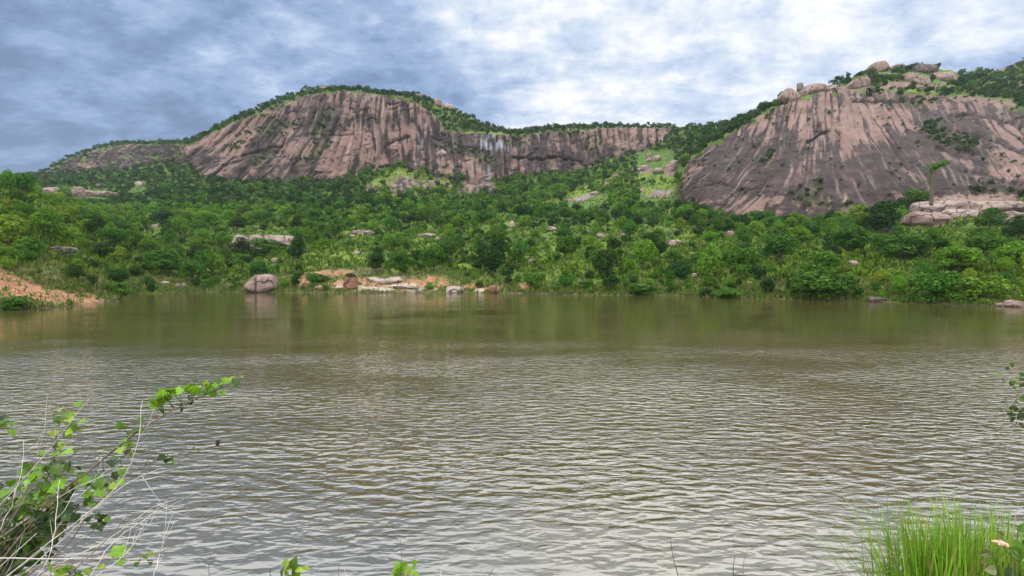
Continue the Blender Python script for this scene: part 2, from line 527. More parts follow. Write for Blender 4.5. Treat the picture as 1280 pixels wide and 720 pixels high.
def ell(cx, cy, rx, ry, soft=0.5, rot=0.0):
    c, s = math.cos(R(rot)), math.sin(R(rot))
    m = 2.2 * max(rx, ry) + 4
    c0, c1 = np.searchsorted(PXS, [cx - 2.2 * rx - 6 - abs(s) * m, cx + 2.2 * rx + 6 + abs(s) * m])
    res = np.zeros_like(PX)
    if c1 <= c0:
        return res
    x, y = PX[:, c0:c1], PY[:, c0:c1]
    dx, dy = x - cx, y - cy
    d = np.sqrt(((dx * c + dy * s) / rx) ** 2 + ((-dx * s + dy * c) / ry) ** 2)
    sel = d < 2.2
    dn = d[sel] + 0.42 * fbm(x[sel] / 9.0, y[sel] / 5.0, int(cx) % 97, 3)
    res[:, c0:c1][sel] = 1 - sstep(1 - soft * 0.5, 1 + soft * 0.5, dn)
    return res


def union(lst):
    m = np.zeros_like(PX)
    for e in lst:
        m = np.maximum(m, ell(*e))
    return m


rag = fbm(PX / 14.0, PY / 7.0, 5, 4)
cliff = ((SS > 4.0 + 0.06 * rag) & (SS < 5.0 + 0.10 * rag)).astype(float)
ker = np.ones(3) / 3
cliff = np.where(PX < 45, 0, cliff)
lridge = (PX > 40) & (PX < 236)
cliff = np.where(lridge, cliff * sstep(-0.45, 0.15, fbm(PX / 16.0, PY / 8.0, 9, 4) + 0.2), cliff)
# plateau rocks above the right dome and the lower plates before the left cliffs
extra = union([(1215, 128, 55, 8, 0.5, 5), (1255, 84, 26, 5, 0.6, -18), (1140, 108, 50, 4, 0.5, 0), (1050, 112, 40, 5, 0.5, -5), (515, 233, 46, 13), (590, 236, 34, 10), (470, 238, 20, 6),
               (722, 249, 20, 3.0, 0.6, -18), (824, 242, 15, 4, 0.6, -10), (838, 211, 8, 9), (805, 213, 12, 4), (1230, 262, 70, 17), (1165, 272, 30, 11),
               (795, 238, 10, 4), (772, 222, 14, 4, 0.5, -20)])
rockm = np.maximum(cliff, extra * (SS > 2.0))
scrub = union([(345, 131, 40, 9, 0.6, -28), (420, 113, 30, 4), (352, 160, 26, 9, 0.8, -15), (395, 190, 24, 10, 0.8, -30), (330, 200, 18, 8, .8, -30), (300, 178, 14, 8, .8, -40),
               (404, 155, 22, 8, .8, -50), (540, 132, 30, 7, .8, 25), (570, 190, 20, 6, .8, 10), (560, 215, 16, 6), (605, 200, 22, 8, .8, 20), (650, 178, 16, 8),
               (715, 168, 20, 5), (742, 180, 10, 10), (1010, 252, 24, 7, .9, 20), (960, 200, 7, 8, .9), (1020, 238, 12, 9, .9, 10), (1170, 165, 14, 14, .9, 40), (1200, 180, 22, 8, .9, 10),
               (1235, 240, 30, 5), (1150, 128, 25, 4), (1060, 262, 14, 5)])
scrub *= sstep(-0.25, 0.15, fbm(PX / 6.0, PY / 4.0, 31, 3))

# fall lines of the rock faces
sl_L = np.interp(PX, [235, 260, 330, 400, 470, 560, 640, 850], [-1.25, -1.15, -0.8, -0.4, -0.05, 0.15, 0.0, 0.25])
sl_R = np.interp(PX, [850, 890, 940, 1000, 1040, 1080, 1130, 1200, 1280], [-1.0, -0.9, -0.6, -0.15, 0.12, 0.45, 0.7, 0.65, 0.45])
isR = PX > 846
slant = np.where(isR, sl_R, sl_L)
ref_y = np.where(isR, 190.0, 180.0)
wob = np.where(isR, 4.5, 1.6) * fbm(PX / 40.0, PY / 34.0, 77, 2)
U = PX - slant * (PY - ref_y) + wob
fl1 = np.abs(noise2(U / np.where(isR, 15.0, 12.5), PY / 80.0, 11))
fl2 = np.abs(noise2(U / np.where(isR, 6.2, 4.2), PY / 50.0, 12))
fl3 = noise2(U / 28.0, PY / 80.0, 13)
gpatch = sstep(-0.35, 0.35, fbm(PX / 38.0, PY / 22.0, 18, 3))          # some faces are smooth, some deeply gullied
groove = (1 - sstep(0.02, 0.26, fl1)) * (0.25 + 0.75 * gpatch)
groove2 = (1 - sstep(0.02, 0.24, fl2)) * sstep(-0.3, 0.4, fbm(PX / 20.0, PY / 30.0, 19, 2))
blocky = fbm(PX / 10.0, PY / 5.0, 14, 4)
ledge_f = np.abs(noise2(PX / 55.0 + 0.2 * slant, (PY + 0.18 * PX) / 9.0, 15))
ledge = (1 - sstep(0.0, 0.12, ledge_f)) * sstep(0.05, 0.4, fbm(PX / 26.0, PY / 18.0, 16, 2))


def crack(pts, w=1.6):
    """depth of a named ledge drawn through px,py points (0..1), and the side it stands on"""
    p = np.array(pts, float)
    yc = np.interp(PX, p[:, 0], p[:, 1], left=1e6, right=1e6)
    yc = yc + 1.2 * noise2(PX / 7.0, 0.5, int(p[0, 0]))
    d = PY - yc
    return np.exp(-(d / w) ** 2), d


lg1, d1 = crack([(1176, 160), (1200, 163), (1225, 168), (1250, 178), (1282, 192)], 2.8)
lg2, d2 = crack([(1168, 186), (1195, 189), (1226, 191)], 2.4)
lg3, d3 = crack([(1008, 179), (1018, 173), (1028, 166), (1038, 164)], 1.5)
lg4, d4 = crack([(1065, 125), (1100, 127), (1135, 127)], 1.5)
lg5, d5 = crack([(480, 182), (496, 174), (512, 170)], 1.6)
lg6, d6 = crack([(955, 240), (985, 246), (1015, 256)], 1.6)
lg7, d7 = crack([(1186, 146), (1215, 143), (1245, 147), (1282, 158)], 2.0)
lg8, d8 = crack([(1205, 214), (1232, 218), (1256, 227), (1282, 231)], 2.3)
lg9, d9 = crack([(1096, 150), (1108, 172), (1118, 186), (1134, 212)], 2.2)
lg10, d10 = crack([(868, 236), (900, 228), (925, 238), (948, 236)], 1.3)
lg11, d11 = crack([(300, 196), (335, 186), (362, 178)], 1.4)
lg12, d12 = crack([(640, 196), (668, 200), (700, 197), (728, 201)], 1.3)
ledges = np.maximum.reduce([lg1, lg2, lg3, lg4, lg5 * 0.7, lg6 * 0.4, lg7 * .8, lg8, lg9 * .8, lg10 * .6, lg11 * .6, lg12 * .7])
over = (sstep(-10, -1, d1) * (d1 < 0) * 1.0 + sstep(-8, -1, d2) * (d2 < 0) * 0.8 + sstep(-7, -1, d3) * (d3 < 0) * .8 + sstep(-6, -1, d4) * (d4 < 0) * .5)

scale_m = YD / F                                                         # metres a pixel
amp = np.where(isR, 2.3, 3.7) * scale_m
rib = 1 - (1 - np.minimum(fl1 / 0.55, 1)) ** 2
fis = (1 - sstep(0.0, 0.09, np.abs(noise2(U / 19.0 + 3.3, PY / 150.0, 27)))) * sstep(-0.1, 0.3, fbm(PX / 24.0, PY / 24.0, 28, 2))
depth = (groove * 0.6 + groove2 * 0.40 - 0.9 * rib * (0.3 + 0.7 * gpatch)) * np.where(isR, 0.7, 1.25) - 1.1 * fl3 - 0.35 * blocky + 1.0 * ledge + 2.4 * ledges - 1.3 * over + 0.9 * fis
edge = sstep(4.0, 4.08, SS) * (1 - sstep(4.93, 5.02, SS))
ty += depth * amp * cliff * np.where(PX > 46, 1, 0) * edge
tz += -0.25 * depth * amp * cliff * edge
hum = fbm(tx / 16.0, ty / 16.0, 40, 4)
slope_m = (1 - cliff) * sstep(1.2, 2.2, SS)
tz += slope_m * (hum * 1.7 + 0.5 * fbm(tx / 5.0, ty / 5.0, 41, 3))
bank_m = sstep(0.9, 1.15, SS) * (1 - sstep(1.9, 2.4, SS))
tz += bank_m * (0.22 * fbm(tx / 4.0, ty / 4.0, 42, 4)) * sstep(1.0, 1.4, SS)
# wavy waterline
shore_w = np.exp(-((SS - 1.0) / 0.25) ** 2)
tz += shore_w * 0.12 * fbm(tx / 6.0, ty / 6.0, 43, 3)

# rock masks
dark_big = sstep(-0.15, 0.35, fbm(U / 32.0, PY / 55.0, 21, 3) + 0.10)
streak = fbm(U / 4.4, PY / 42.0, 22, 4)
streak2 = fbm(U / 14.0, PY / 60.0, 23, 3)
stain_shade = 0.95 * groove + 0.45 * groove2 * (0.5 + dark_big) + np.where(isR, 0.5, 0.48) * sstep(0.05, 0.5, streak + 0.8 * streak2) + 0.42 * dark_big + 0.35 * sstep(0.1, 0.5, fbm(PX / 12.0, PY / 12.0, 36, 4)) - 0.05  # water stains, plus gully shade painted into the grooves
lowdark = union([(1035, 235, 70, 40, 0.9), (620, 205, 45, 20, .9), (545, 195, 30, 26, .9), (505, 200, 20, 14, .9), (330, 170, 30, 14, .9, -40), (310, 205, 40, 14, .9, -30), (890, 235, 30, 20, .9), (1030, 265, 40, 16, .9), (1085, 235, 14, 40, .9), (1105, 215, 14, 30, .9), (1150, 190, 22, 34, .9, 30), (990, 185, 25, 22, .9), (930, 205, 60, 32, .9), (600, 190, 60, 30, .9), (360, 215, 45, 18, .9, -20), (400, 165, 40, 22, .9, -40),
                 (690, 200, 60, 14, .9), (1210, 170, 40, 25, .9), (1180, 220, 30, 20, .9)])
domelow = np.where(isR, sstep(140, 225, PY + 25 * fbm(PX / 30.0, PY / 20.0, 29, 3)), 0.0)
stain_shade += 0.42 * lowdark + 0.8 * ledges + 0.4 * ledge + 0.7 * fis + 0.20 * domelow + np.where(isR, 0.07 + 0.10 * (PX > 1120), 0.07)
light = union([(1060, 150, 60, 28, .9, 12), (940, 257, 45, 16, .6), (450, 190, 45, 28, .8), (285, 175, 28, 22, .8, -40), (800, 172, 45, 12, .9), (1240, 160, 30, 14, .9), (1260, 205, 40, 20, .9),
               (575, 208, 12, 16), (595, 222, 30, 6), (570, 224, 20, 6)])
stain_shade -= 0.40 * light
stain_shade = np.clip(stain_shade, 0, 1) * 0.94
stain_shade = np.where(extra > cliff, (0.45 + 0.5 * ((PX < 700) & (PX > 440))) * sstep(-0.35, 0.15, fbm(PX / 8.0, PY / 4.0, 24, 3)), stain_shade)
slabR = union([(1230, 262, 75, 18), (1165, 272, 32, 12)])
stain_shade = np.where(slabR > 0.3, 0.15 * groove, stain_shade)
lr = np.where(lridge, 0.35, 0.0)
stain_shade = np.clip(stain_shade + lr, 0, 1)
pale = np.clip(0.40 * sstep(0.25, 0.6, fbm(U / 5.0, PY / 40.0, 25, 3)) + 0.55 * slabR + 0.6 * union([(1060, 255, 6, 14, .6, -25), (1010, 260, 4, 10, .6, -30)]) * sstep(0, .3, streak), 0, 1)
white = union([(606, 180, 9, 12, .7), (630, 181, 6, 10, .7), (617, 178, 10, 9, .7), (525, 185, 3, 22, .7, 18)]) * sstep(-0.1, 0.35, noise2(PX / 2.2, PY / 22.0, 26)) * 0.55
white = np.maximum(white, union([(732, 246, 16, 3.0, .6, -18), (836, 240, 3, 8), (610, 222, 4, 12, .7, 5), (820, 240, 10, 3)]) * 0.22)
plate_m = union([(500, 219, 34, 6, .9, -6), (545, 228, 38, 5, .9, 8), (515, 240, 7, 11, .7, 15), (478, 228, 16, 7), (560, 238, 20, 3), (530, 246, 20, 3)]) * sstep(-.2, .2, fbm(PX / 7, PY / 4, 33, 3))
rockm = rockm * (1 - 0.9 * plate_m * (extra > cliff))
wet = np.exp(-((SS - 1.0) / 0.05) ** 2) * 0.9
stain_shade = np.maximum(stain_shade, wet)
rockmask = np.stack([np.maximum(rockm * (1 - 0.3 * scrub), wet * 0.85), stain_shade, pale * (1 - wet), white], -1)
# ground masks
soil = sstep(-0.45, 0.05, fbm(PX / 13.0, PY / 4.0, 34, 3)) * union([(30, 358, 52, 12, .6, 16), (20, 372, 40, 8, .7), (95, 370, 40, 6, .6, 14), (60, 376, 60, 5), (415, 344, 26, 3.5), (480, 354, 58, 6), (540, 355, 32, 5), (440, 358, 55, 5), (600, 360, 24, 5), (660, 358, 14, 4),
              (505, 358, 50, 6), (375, 352, 14, 8), (1180, 376, 12, 3)])
dryg = np.maximum(union([(60, 345, 95, 24, .9, 14), (440, 350, 110, 14, .8), (960, 365, 60, 10), (1060, 350, 60, 9, .9), (700, 360, 90, 8), (1200, 365, 90, 12), (250, 352, 90, 10, .9)]) * 0.75,
                  0.2 * sstep(0.9, 1.0, SS) * (1 - sstep(1.12, 1.35, SS)))
mossm = np.maximum(0.75 * sstep(-.1, .35, fbm(PX / 30.0, PY / 9.0, 37, 3)) * (SS > 1.6) * (SS < 3.1) * (PX > 380), 0) * 0.8
mossm = np.maximum(mossm, union([(500, 219, 30, 7, .9, -6), (545, 228, 35, 6, .9, 8), (515, 240, 8, 10), (478, 230, 14, 8), (865, 218, 12, 15, .8, 20), (852, 226, 16, 8, .8), (425, 325, 45, 9, .9), (440, 332, 40, 6), (620, 169, 14, 4), (590, 168, 12, 3),
               (690, 258, 12, 8), (730, 238, 25, 6, .9, -25), (760, 228, 25, 8, .9, -20), (790, 225, 30, 6, .9, -20), (835, 228, 16, 10), (805, 238, 20, 5), (1115, 345, 40, 7, .9), (865, 325, 20, 9, .9), (700, 335, 20, 9, .9), (1085, 345, 20, 6), (1150, 112, 40, 4)]) * 0.9)
slabm = union([(482, 348, 22, 2.6), (505, 357, 20, 3.0), (455, 360, 26, 2.4), (430, 358, 14, 2), (530, 362, 14, 2), (470, 362, 30, 1.6), (600, 363, 8, 2)])
soil = np.maximum(soil, 0.95 * union([(18, 359, 58, 18, .5, 17), (5, 348, 40, 13, .5, 17), (75, 373, 30, 5, .6, 10), (112, 378, 26, 3, .6)]))
soil = soil * (1 - 0.4 * sstep(.3, .7, fbm(PX / 12.0, PY / 5.0, 35, 3)))
groundmask = np.stack([soil * (1 - slabm), mossm, np.clip(dryg, 0, 1) * (1 - mossm), slabm], -1)

# close the sheet behind the ridges
bx, by = tx[-1] * 1.35, ty[-1] + 130
back = np.stack([bx, by, np.maximum(tz[-1] - 70, -2)], -1)
back2 = np.stack([tx[-1] * 2.2, ty[-1] + 500, np.full(NC, -3.0)], -1)
tv = np.concatenate([np.stack([tx, ty, tz], -1).reshape(-1, 3), back, back2])
nrr = NR + 2
ii = (np.arange(nrr - 1)[:, None] * NC + np.arange(NC - 1)[None]).ravel()
tq = np.stack([ii, ii + 1, ii + NC + 1, ii + NC], -1)
padm = lambda a: np.concatenate([a.reshape(-1, 4), a[-1], a[-1]])
terr = link("terrain", mesh_np("terrain", tv, tq, [M_TERR], True, {'rockmask': padm(rockmask), 'groundmask': padm(groundmask)}), kind='structure')

# pixel -> ground lookup
VIS = np.maximum.accumulate(-PY, axis=0)                # nominal rows rise monotonically up the picture


def ground(px, py):
    """terrain point that shows at this place in the photograph"""
    c = int(np.argmin(np.abs(PXS - px)))
    col = VIS[:, c] + np.arange(NR) * 1e-6
    r = np.interp(-py, col[SEG[0]:], np.arange(NR)[SEG[0]:])
    r0 = int(r)
    r1 = min(r0 + 1, NR - 1)
    f = r - r0
    return (Vector((tx[r0, c], ty[r0, c], tz[r0, c])) * (1 - f) + Vector((tx[r1, c], ty[r1, c], tz[r1, c])) * f), r0, c


# land all round, below the water, out to the horizon
def land_ring():
    n = 96
    vs, q = [], []
    for r_ in (30, 300, 1500, 9000):
        for k in range(n):
            a = 2 * math.pi * k / n
            vs.append((r_ * math.cos(a), 60 + r_ * math.sin(a), -3.2))
    for j in range(3):
        for k in range(n):
            q.append((j * n + k, j * n + (k + 1) % n, (j + 1) * n + (k + 1) % n, (j + 1) * n + k))
    me = mesh_np("ground", vs + [(0, 60, -3.2)], [np.array(q), np.array([(k, (k + 1) % n, 4 * n) for k in range(n)])])
    return me


M_LAND, t_ = new_mat("lake_bed_and_plain")
_p = t_.n('ShaderNodeTexCoord').outputs['Object']
out(t_, t_.n('ShaderNodeBsdfPrincipled', {'Base Color': t_.ramp(t_.noise(_p, 0.05, 6), [(0.3, (0.03, 0.06, 0.015)), (0.7, (0.12, 0.10, 0.05))]), 'Roughness': 0.95}))
gm = land_ring()
gm.materials.append(M_LAND)
link("ground", gm, kind='structure')

# near bank under the camera (below the frame)
bu, bv = np.meshgrid(np.linspace(-45, 45, 240), np.linspace(-40, 6, 120), indexing='xy')
bz = np.minimum(1.5 + 0.02 * np.maximum(-bv, 0), 2.72 - 0.646 * bv)
bz = bz + 0.05 * fbm(bu / 1.2, bv / 1.2, 51, 4) - 0.03
bz = bz + 0.0 * bu
nb = bu.shape
qi = (np.arange(nb[0] - 1)[:, None] * nb[1] + np.arange(nb[1] - 1)[None]).ravel()
bank_q = np.stack([qi, qi + 1, qi + nb[1] + 1, qi + nb[1]], -1)
bm1 = np.zeros(nb + (4,))
bm2 = np.zeros(nb + (4,))
bm2[..., 0] = sstep(-0.1, 0.4, fbm(bu / 2.0, bv / 2.0, 52, 3)) * 0.8
bm2[..., 2] = 0.5
link("bank", mesh_np("bank", np.stack([bu, bv, bz], -1), bank_q, [M_TERR], True, {'rockmask': bm1.reshape(-1, 4), 'groundmask': bm2.reshape(-1, 4)}), kind='structure')

# water
wx = np.array([-400, -120, -60, -20, 0, 20, 60, 120, 400.0])
wy = np.array([-4, 3, 8, 16, 30, 60, 110.0])
wu, wv = np.meshgrid(wx, wy)
qi = (np.arange(len(wy) - 1)[:, None] * len(wx) + np.arange(len(wx) - 1)[None]).ravel()
wq = np.stack([qi, qi + 1, qi + len(wx) + 1, qi + len(wx)], -1)
link("water", mesh_np("water", np.stack([wu, wv, 0 * wu], -1), wq, [M_WATER]), kind='structure')

# thin air that lightens the far hills
M_HAZE, t_ = new_mat("haze_air")
_v = t_.n('ShaderNodeVolumePrincipled', {'Color': (0.80, 0.88, 1.0, 1), 'Density': HAZE, 'Anisotropy': 0.2})
t_.n('ShaderNodeOutputMaterial', {'Volume': _v})
x0_, x1_, y0_, y1_, z0_, z1_ = -1400, 1400, -60, 1300, -5, 210
hv = [(x, y, z) for z in (z0_, z1_) for y in (y0_, y1_) for x in (x0_, x1_)]
link("haze", mesh_np("haze", hv, np.array([(0, 2, 3, 1), (4, 5, 7, 6), (0, 1, 5, 4), (2, 6, 7, 3), (0, 4, 6, 2), (1, 3, 7, 5)]), [M_HAZE]), kind='stuff', label="thin bluish haze over the far hills")

#VEGETATION
# ------------------------------------------------------------------ leaves, crowns, trees
def leaf_quads(pos, nrm, size, rng, squash=0.62):
    """rhombic leaf sprays: positions, facing and size to verts and quads"""
    n = len(pos)
    r = rng.normal(size=(n, 3))
    a = np.cross(nrm, r)
    a /= np.linalg.norm(a, axis=1)[:, None] + 1e-9
    b = np.cross(nrm, a)
    s = size[:, None] * 0.5
    v = np.stack([pos + a * s, pos + b * s * squash + nrm * s * 0.25, pos - a * s, pos - b * s * squash + nrm * s * 0.25], 1)
    return v.reshape(-1, 3), np.arange(4 * n).reshape(-1, 4)


def crown_arrays(seed, n, leaf, nl=15, zlo=0.2, flat=1.0, top=0.0):
    """a crown of height 1 and width 1 made of leafy boughs with gaps between them"""
    rng = np.random.default_rng(seed)
    zc, zr = (1 + zlo) / 2, (1 - zlo) / 2
    L = []
    while len(L) < nl:
        p = rng.uniform(-1, 1, 3)
        if np.linalg.norm(p) > 1 or (len(L) < nl // 2 and p[2] < -0.1):
            continue
        w = 0.36 * (1 - top * max(p[2], 0))
        rad = rng.uniform(0.11, 0.21)
        L.append((p[0] * w, p[1] * w, zc + p[2] * zr * 0.72, rad))
    L = np.array(L)
    k = rng.choice(len(L), n * 2, p=L[:, 3] ** 2 / np.sum(L[:, 3] ** 2))
    d = rng.normal(size=(n * 2, 3))
    d /= np.linalg.norm(d, axis=1)[:, None]
    rr = L[k, 3] * (0.72 + 0.38 * rng.random(n * 2) ** 0.8)
    pos = L[k, :3] + d * rr[:, None] * np.array([1, 1, flat])
    keep = (d[:, 2] > -0.55)
    dist = np.linalg.norm(pos[:, None, :] - L[None, :, :3], axis=2)
    keep &= ~np.any(dist < 0.62 * L[None, :, 3], axis=1)
    keep &= pos[:, 2] > 0.01
    pos, d = pos[keep][:n], d[keep][:n]
    out_ = pos - np.array([0, 0, zc * 0.8])
    out_ /= np.linalg.norm(out_, axis=1)[:, None] + 1e-9
    nrm = d * 0.7 + out_ * 0.35 + np.array([0, 0, 0.35]) + rng.normal(size=pos.shape) * 0.42
    nrm /= np.linalg.norm(nrm, axis=1)[:, None]
    return pos, nrm, leaf * rng.uniform(0.65, 1.3, len(pos)), L


def trunk_mb(L, seed, r=0.022):
    rng = np.random.default_rng(seed)
    mb = MB()
    top = np.array([rng.uniform(-.05, .05), rng.uniform(-.05, .05), 0.55])
    pts = [np.array([0, 0, -0.08]), np.array([0, 0, 0.0]), top * 0.5 + np.array([rng.uniform(-.03, .03), 0, 0]), top]
    mb.tube(pts, [r * 1.7, r * 1.35, r, r * 0.55], 7)
    for i in rng.choice(len(L), 8, replace=False):
        z0 = rng.uniform(0.14, 0.45)
        st = np.array([top[0] * z0 / .55, top[1] * z0 / .55, z0])
        en = L[i, :3]
        mid = (st + en) / 2 + np.array([0, 0, -0.03])
        mb.tube([st, mid, en], [r * 0.6, r * 0.38, r * 0.15], 5)
    return mb


NEAR_TREE, NEAR_SHRUB = [], []
for k in range(8):
    pos, nr_, sz, L = crown_arrays(100 + k, 2000, 0.070, 21, 0.10, 0.95, 0.35 * (k % 3) / 2)
    v, q = leaf_quads(pos, nr_, sz, np.random.default_rng(k))
    NEAR_TREE.append((mesh_np("crown", v, q, [M_LEAFO]), trunk_mb(L, k).mesh("trunk", [M_BARK], True)))
for k in range(7):
    pos, nr_, sz, L = crown_arrays(200 + k, 1700, 0.078, 26, -0.35, 0.95)
    v, q = leaf_quads(pos, nr_, sz, np.random.default_rng(50 + k))
    NEAR_SHRUB.append(mesh_np("shrub", v, q, [M_LEAFO]))
FAR = [crown_arrays(300 + k, 230, 0.155, 10, 0.0 + 0.1 * (k % 2), 0.9)[:3] for k in range(8)]

TONES = {'dark': (0.022, 0.062, 0.010), 'mid': (0.053, 0.138, 0.015), 'bright': (0.100, 0.212, 0.018), 'yellow': (0.140, 0.222, 0.022),
         'grey': (0.056, 0.086, 0.036)}
rnd = random.Random(7)


def tone_at(px, py):
    """which greens grow where"""
    b = float(fbm(px / 60.0, py / 25.0, 61, 3))
    if px < 110 and 238 < py < 345:
        w = [('yellow', 3), ('bright', 4), ('mid', 3)]
    elif py < 262 and px < 470:
        w = [('dark', 6), ('mid', 3), ('grey', 1)]
    elif py < 200:
        w = [('dark', 6), ('mid', 2), ('grey', 2)]
    elif px < 470 and py < 345:
        w = [('mid', 5), ('bright', 4), ('dark', 3), ('yellow', 1)]
    elif px > 950:
        w = [('bright', 4), ('mid', 5), ('dark', 3), ('yellow', 1.5)]
    else:
        w = [('mid', 5), ('dark', 4), ('bright', 2.5), ('yellow', .4)]
    w = [(k, v * (1 + (1.2 * b if k in ('bright', 'yellow') else -1.0 * b))) for k, v in w]
    tot = sum(max(v, .05) for k, v in w)
    r = rnd.random() * tot
    for k, v in w:
        r -= max(v, .05)
        if r <= 0:
            return k
    return w[0][0]


def tint(tone, j=0.16):
    c = TONES[tone]
    f = 1 + rnd.uniform(-j, j)
    return (c[0] * f * rnd.uniform(0.85, 1.2), c[1] * f, c[2] * f * rnd.uniform(.8, 1.2), 1.0)


PLANTS = []        # dict(px, py, x, y, z, h, w, tone, kind, label)


def plant(px, py, hp, wp, tone, kind, label=None, dy=0.0):
    g_, r0, c = ground(px, py)
    m = g_.y / F
    PLANTS.append(dict(px=px, py=py, p=g_ + Vector((0, dy, 0)), h=hp * m, w=wp * m, tone=tone, kind=kind, label=label, size=hp * wp))


FIXED = [
    (1027, 374, 46, 86, 'mid', 'shrub', "big round dark green bush hanging over the far waterline"),
    (1226, 377, 36, 66, 'bright', 'shrub', "wide bright green bush at the waterline below the pink rock slabs"),
    (1170, 377, 42, 62, 'mid', 'shrub', "tall dark bush at the waterline beside the wide bright bush"),
    (757, 351, 50, 42, 'dark', 'tree', "tall dense dark tree on the open shore, tallest of the middle shore"),
    (616, 344, 38, 38, 'dark', 'tree', "round dark tree behind the red earth lump at the water"),
    (649, 330, 28, 32, 'mid', 'tree', "round mid green tree on the slope just above the round dark shore tree"),
    (706, 331, 34, 34, 'mid', 'tree', "bushy green tree on the slope between the two dark shore trees"),
    (708, 356, 22, 30, 'mid', 'shrub', "loose green bush on the shore in front of the middle trees"),
    (666, 355, 20, 30, 'mid', 'shrub', "low dark bush on the shore strip before a small white stone"),
    (805, 338, 42, 36, 'bright', 'tree', "bright two headed tree right of the tallest dark shore tree"),
    (886, 347, 42, 34, 'bright', 'tree', "narrow bright green tree standing in open grass"),
    (932, 348, 44, 46, 'mid', 'tree', "broad green tree under the foot of the right rock dome"),
    (975, 336, 36, 50, 'mid', 'tree', "spreading green tree behind the big dark waterline bush"),
    (985, 290, 26, 30, 'dark', 'tree', "round dark tree against the lowest rock of the right dome"),
    (1060, 318, 36, 58, 'mid', 'tree', "wide green tree on the rise below the right dome"),
    (1100, 298, 40, 50, 'dark', 'tree', "dark leaning tree at the edge of the pink slabs"),
    (1130, 326, 36, 64, 'mid', 'tree', "broad green tree in front of the pink rock slabs"),
    (1145, 262, 27, 36, 'mid', 'tree', "small bright tree tucked against the rock dome above the pink slabs"),
    (1196, 345, 34, 62, 'bright', 'tree', "bushy tree with yellow green top in the grass right of the small pale stones"),
    (1120, 347, 18, 36, 'yellow', 'shrub', "yellow green bush beside the small pale stones on the right shore"),
    (1230, 320, 34, 50, 'mid', 'tree', "green tree in front of the wide pink slab"),
    (1238, 290, 30, 34, 'mid', 'tree', "dark green tree standing on the pink slabs"),
    (1275, 300, 34, 40, 'dark', 'tree', "dark tree at the right end of the pink slabs"),
    (371, 336, 44, 24, 'dark', 'tree', "slender dark tree in front of the long pale rock outcrop"),
    (300, 318, 22, 30, 'dark', 'shrub', "dark bush growing between the two outcrop boulders"),
    (420, 300, 28, 28, 'mid', 'tree', "green tree right of the long pale rock outcrop"),
    (147, 371, 22, 34, 'mid', 'shrub', "green bush where the orange bank meets the water"),
    (20, 386, 18, 40, 'mid', 'shrub', "dark green bush at the foot of the orange soil bank"),
    (85, 334, 22, 46, 'grey', 'shrub', "grey green shrub on the crest of the orange soil bank"),
    (500, 345, 32, 30, 'mid', 'tree', "green tree at the back edge of the bare tan shore"),
    (543, 344, 34, 36, 'mid', 'tree', "green tree behind the pale stone at the right end of the tan shore"),
    (470, 342, 26, 26, 'dark', 'tree', "small dark tree behind the middle of the tan shore"),
    (536, 362, 9, 14, 'bright', 'shrub', "tiny bright bush at the water beside the pale flat stone"),
    (437, 349, 8, 16, 'grey', 'shrub', "small bush capping the red earth lump on the tan shore"),
    (330, 318, 20, 40, 'mid', 'shrub', "green bush below the long pale rock outcrop"),
    (845, 350, 28, 36, 'dark', 'shrub', "dark bush between the bright shore trees"),
    (912, 376, 16, 46, 'mid', 'shrub', "low green bush at the waterline left of the big round bush"),
    (800, 366, 14, 44, 'mid', 'shrub', "low wide bush on the bank below the bright two headed tree"),
    (240, 352, 26, 40, 'mid', 'tree', "green tree left of the waterside boulder"),
    (205, 345, 34, 50, 'mid', 'tree', "rounded green tree on the inlet shore beyond the orange bank"),
    (265, 340, 28, 40, 'bright', 'tree', "bright tree on the flat behind the waterside boulder"),
    (395, 352, 14, 40, 'mid', 'shrub', "low green bush right of the waterside boulder"),
]
for f_ in FIXED:
    plant(*f_)

# scatter: dart throwing over the vegetated ground
cell = {}
CS = 7.0


def free(p, r):
    cx, cy = int(p.x // CS), int(p.y // CS)
    for ix in (cx - 1, cx, cx + 1):
        for iy in (cy - 1, cy, cy + 1):
            for (q, rq) in cell.get((ix, iy), ()):
                if (q.x - p.x) ** 2 + (q.y - p.y) ** 2 < (min(r, rq) * 0.45 + max(r, rq) * 0.45) ** 2:
                    return False
    return True


def occupy(p, r):
    cell.setdefault((int(p.x // CS), int(p.y // CS)), []).append((p, r))


for d in PLANTS:
    occupy(d['p'], d['w'] * 0.9)
BOULDER_KEEP = []       # (px, py_top, py_bottom, half width) areas where a plant in front would hide a stone
for a in [(324, 346, 372, 22), (328, 290, 312, 34), (73, 307, 330, 16), (60, 236, 244, 8), (112, 238, 247, 22), (640, 276, 292, 5), (690, 285, 294, 7), (754, 292, 302, 6),
          (843, 298, 308, 10), (913, 291, 302, 7), (665, 319, 328, 6), (530, 297, 305, 14), (447, 290, 300, 22), (1090, 330, 345, 42), (174, 229, 240, 7),
          (1195, 250, 290, 62), (1255, 258, 285, 30), (820, 190, 222, 22), (1205, 305, 315, 10), (437, 342, 364, 14), (568, 356, 368, 14), (618, 356, 370, 9),
          (552, 126, 136, 9), (1010, 104, 120, 24), (1147, 90, 103, 16), (1183, 90, 102, 15), (1104, 80, 92, 10), (1075, 98, 112, 10), (1163, 200, 262, 10), (192, 282, 290, 6), (215, 345, 360, 20),
          (735, 244, 256, 24), (830, 232, 252, 30), (505, 342, 366, 60)]:
    BOULDER_KEEP.append(a)
SURF = np.stack([rockm, scrub, soil, np.maximum(mossm, slabm)], -1)
frame_c = np.where((PXS > -60) & (PXS < 1340))[0]
rg = np.random.default_rng(5)
NCAND = 70000
cc = rg.choice(frame_c, NCAND)
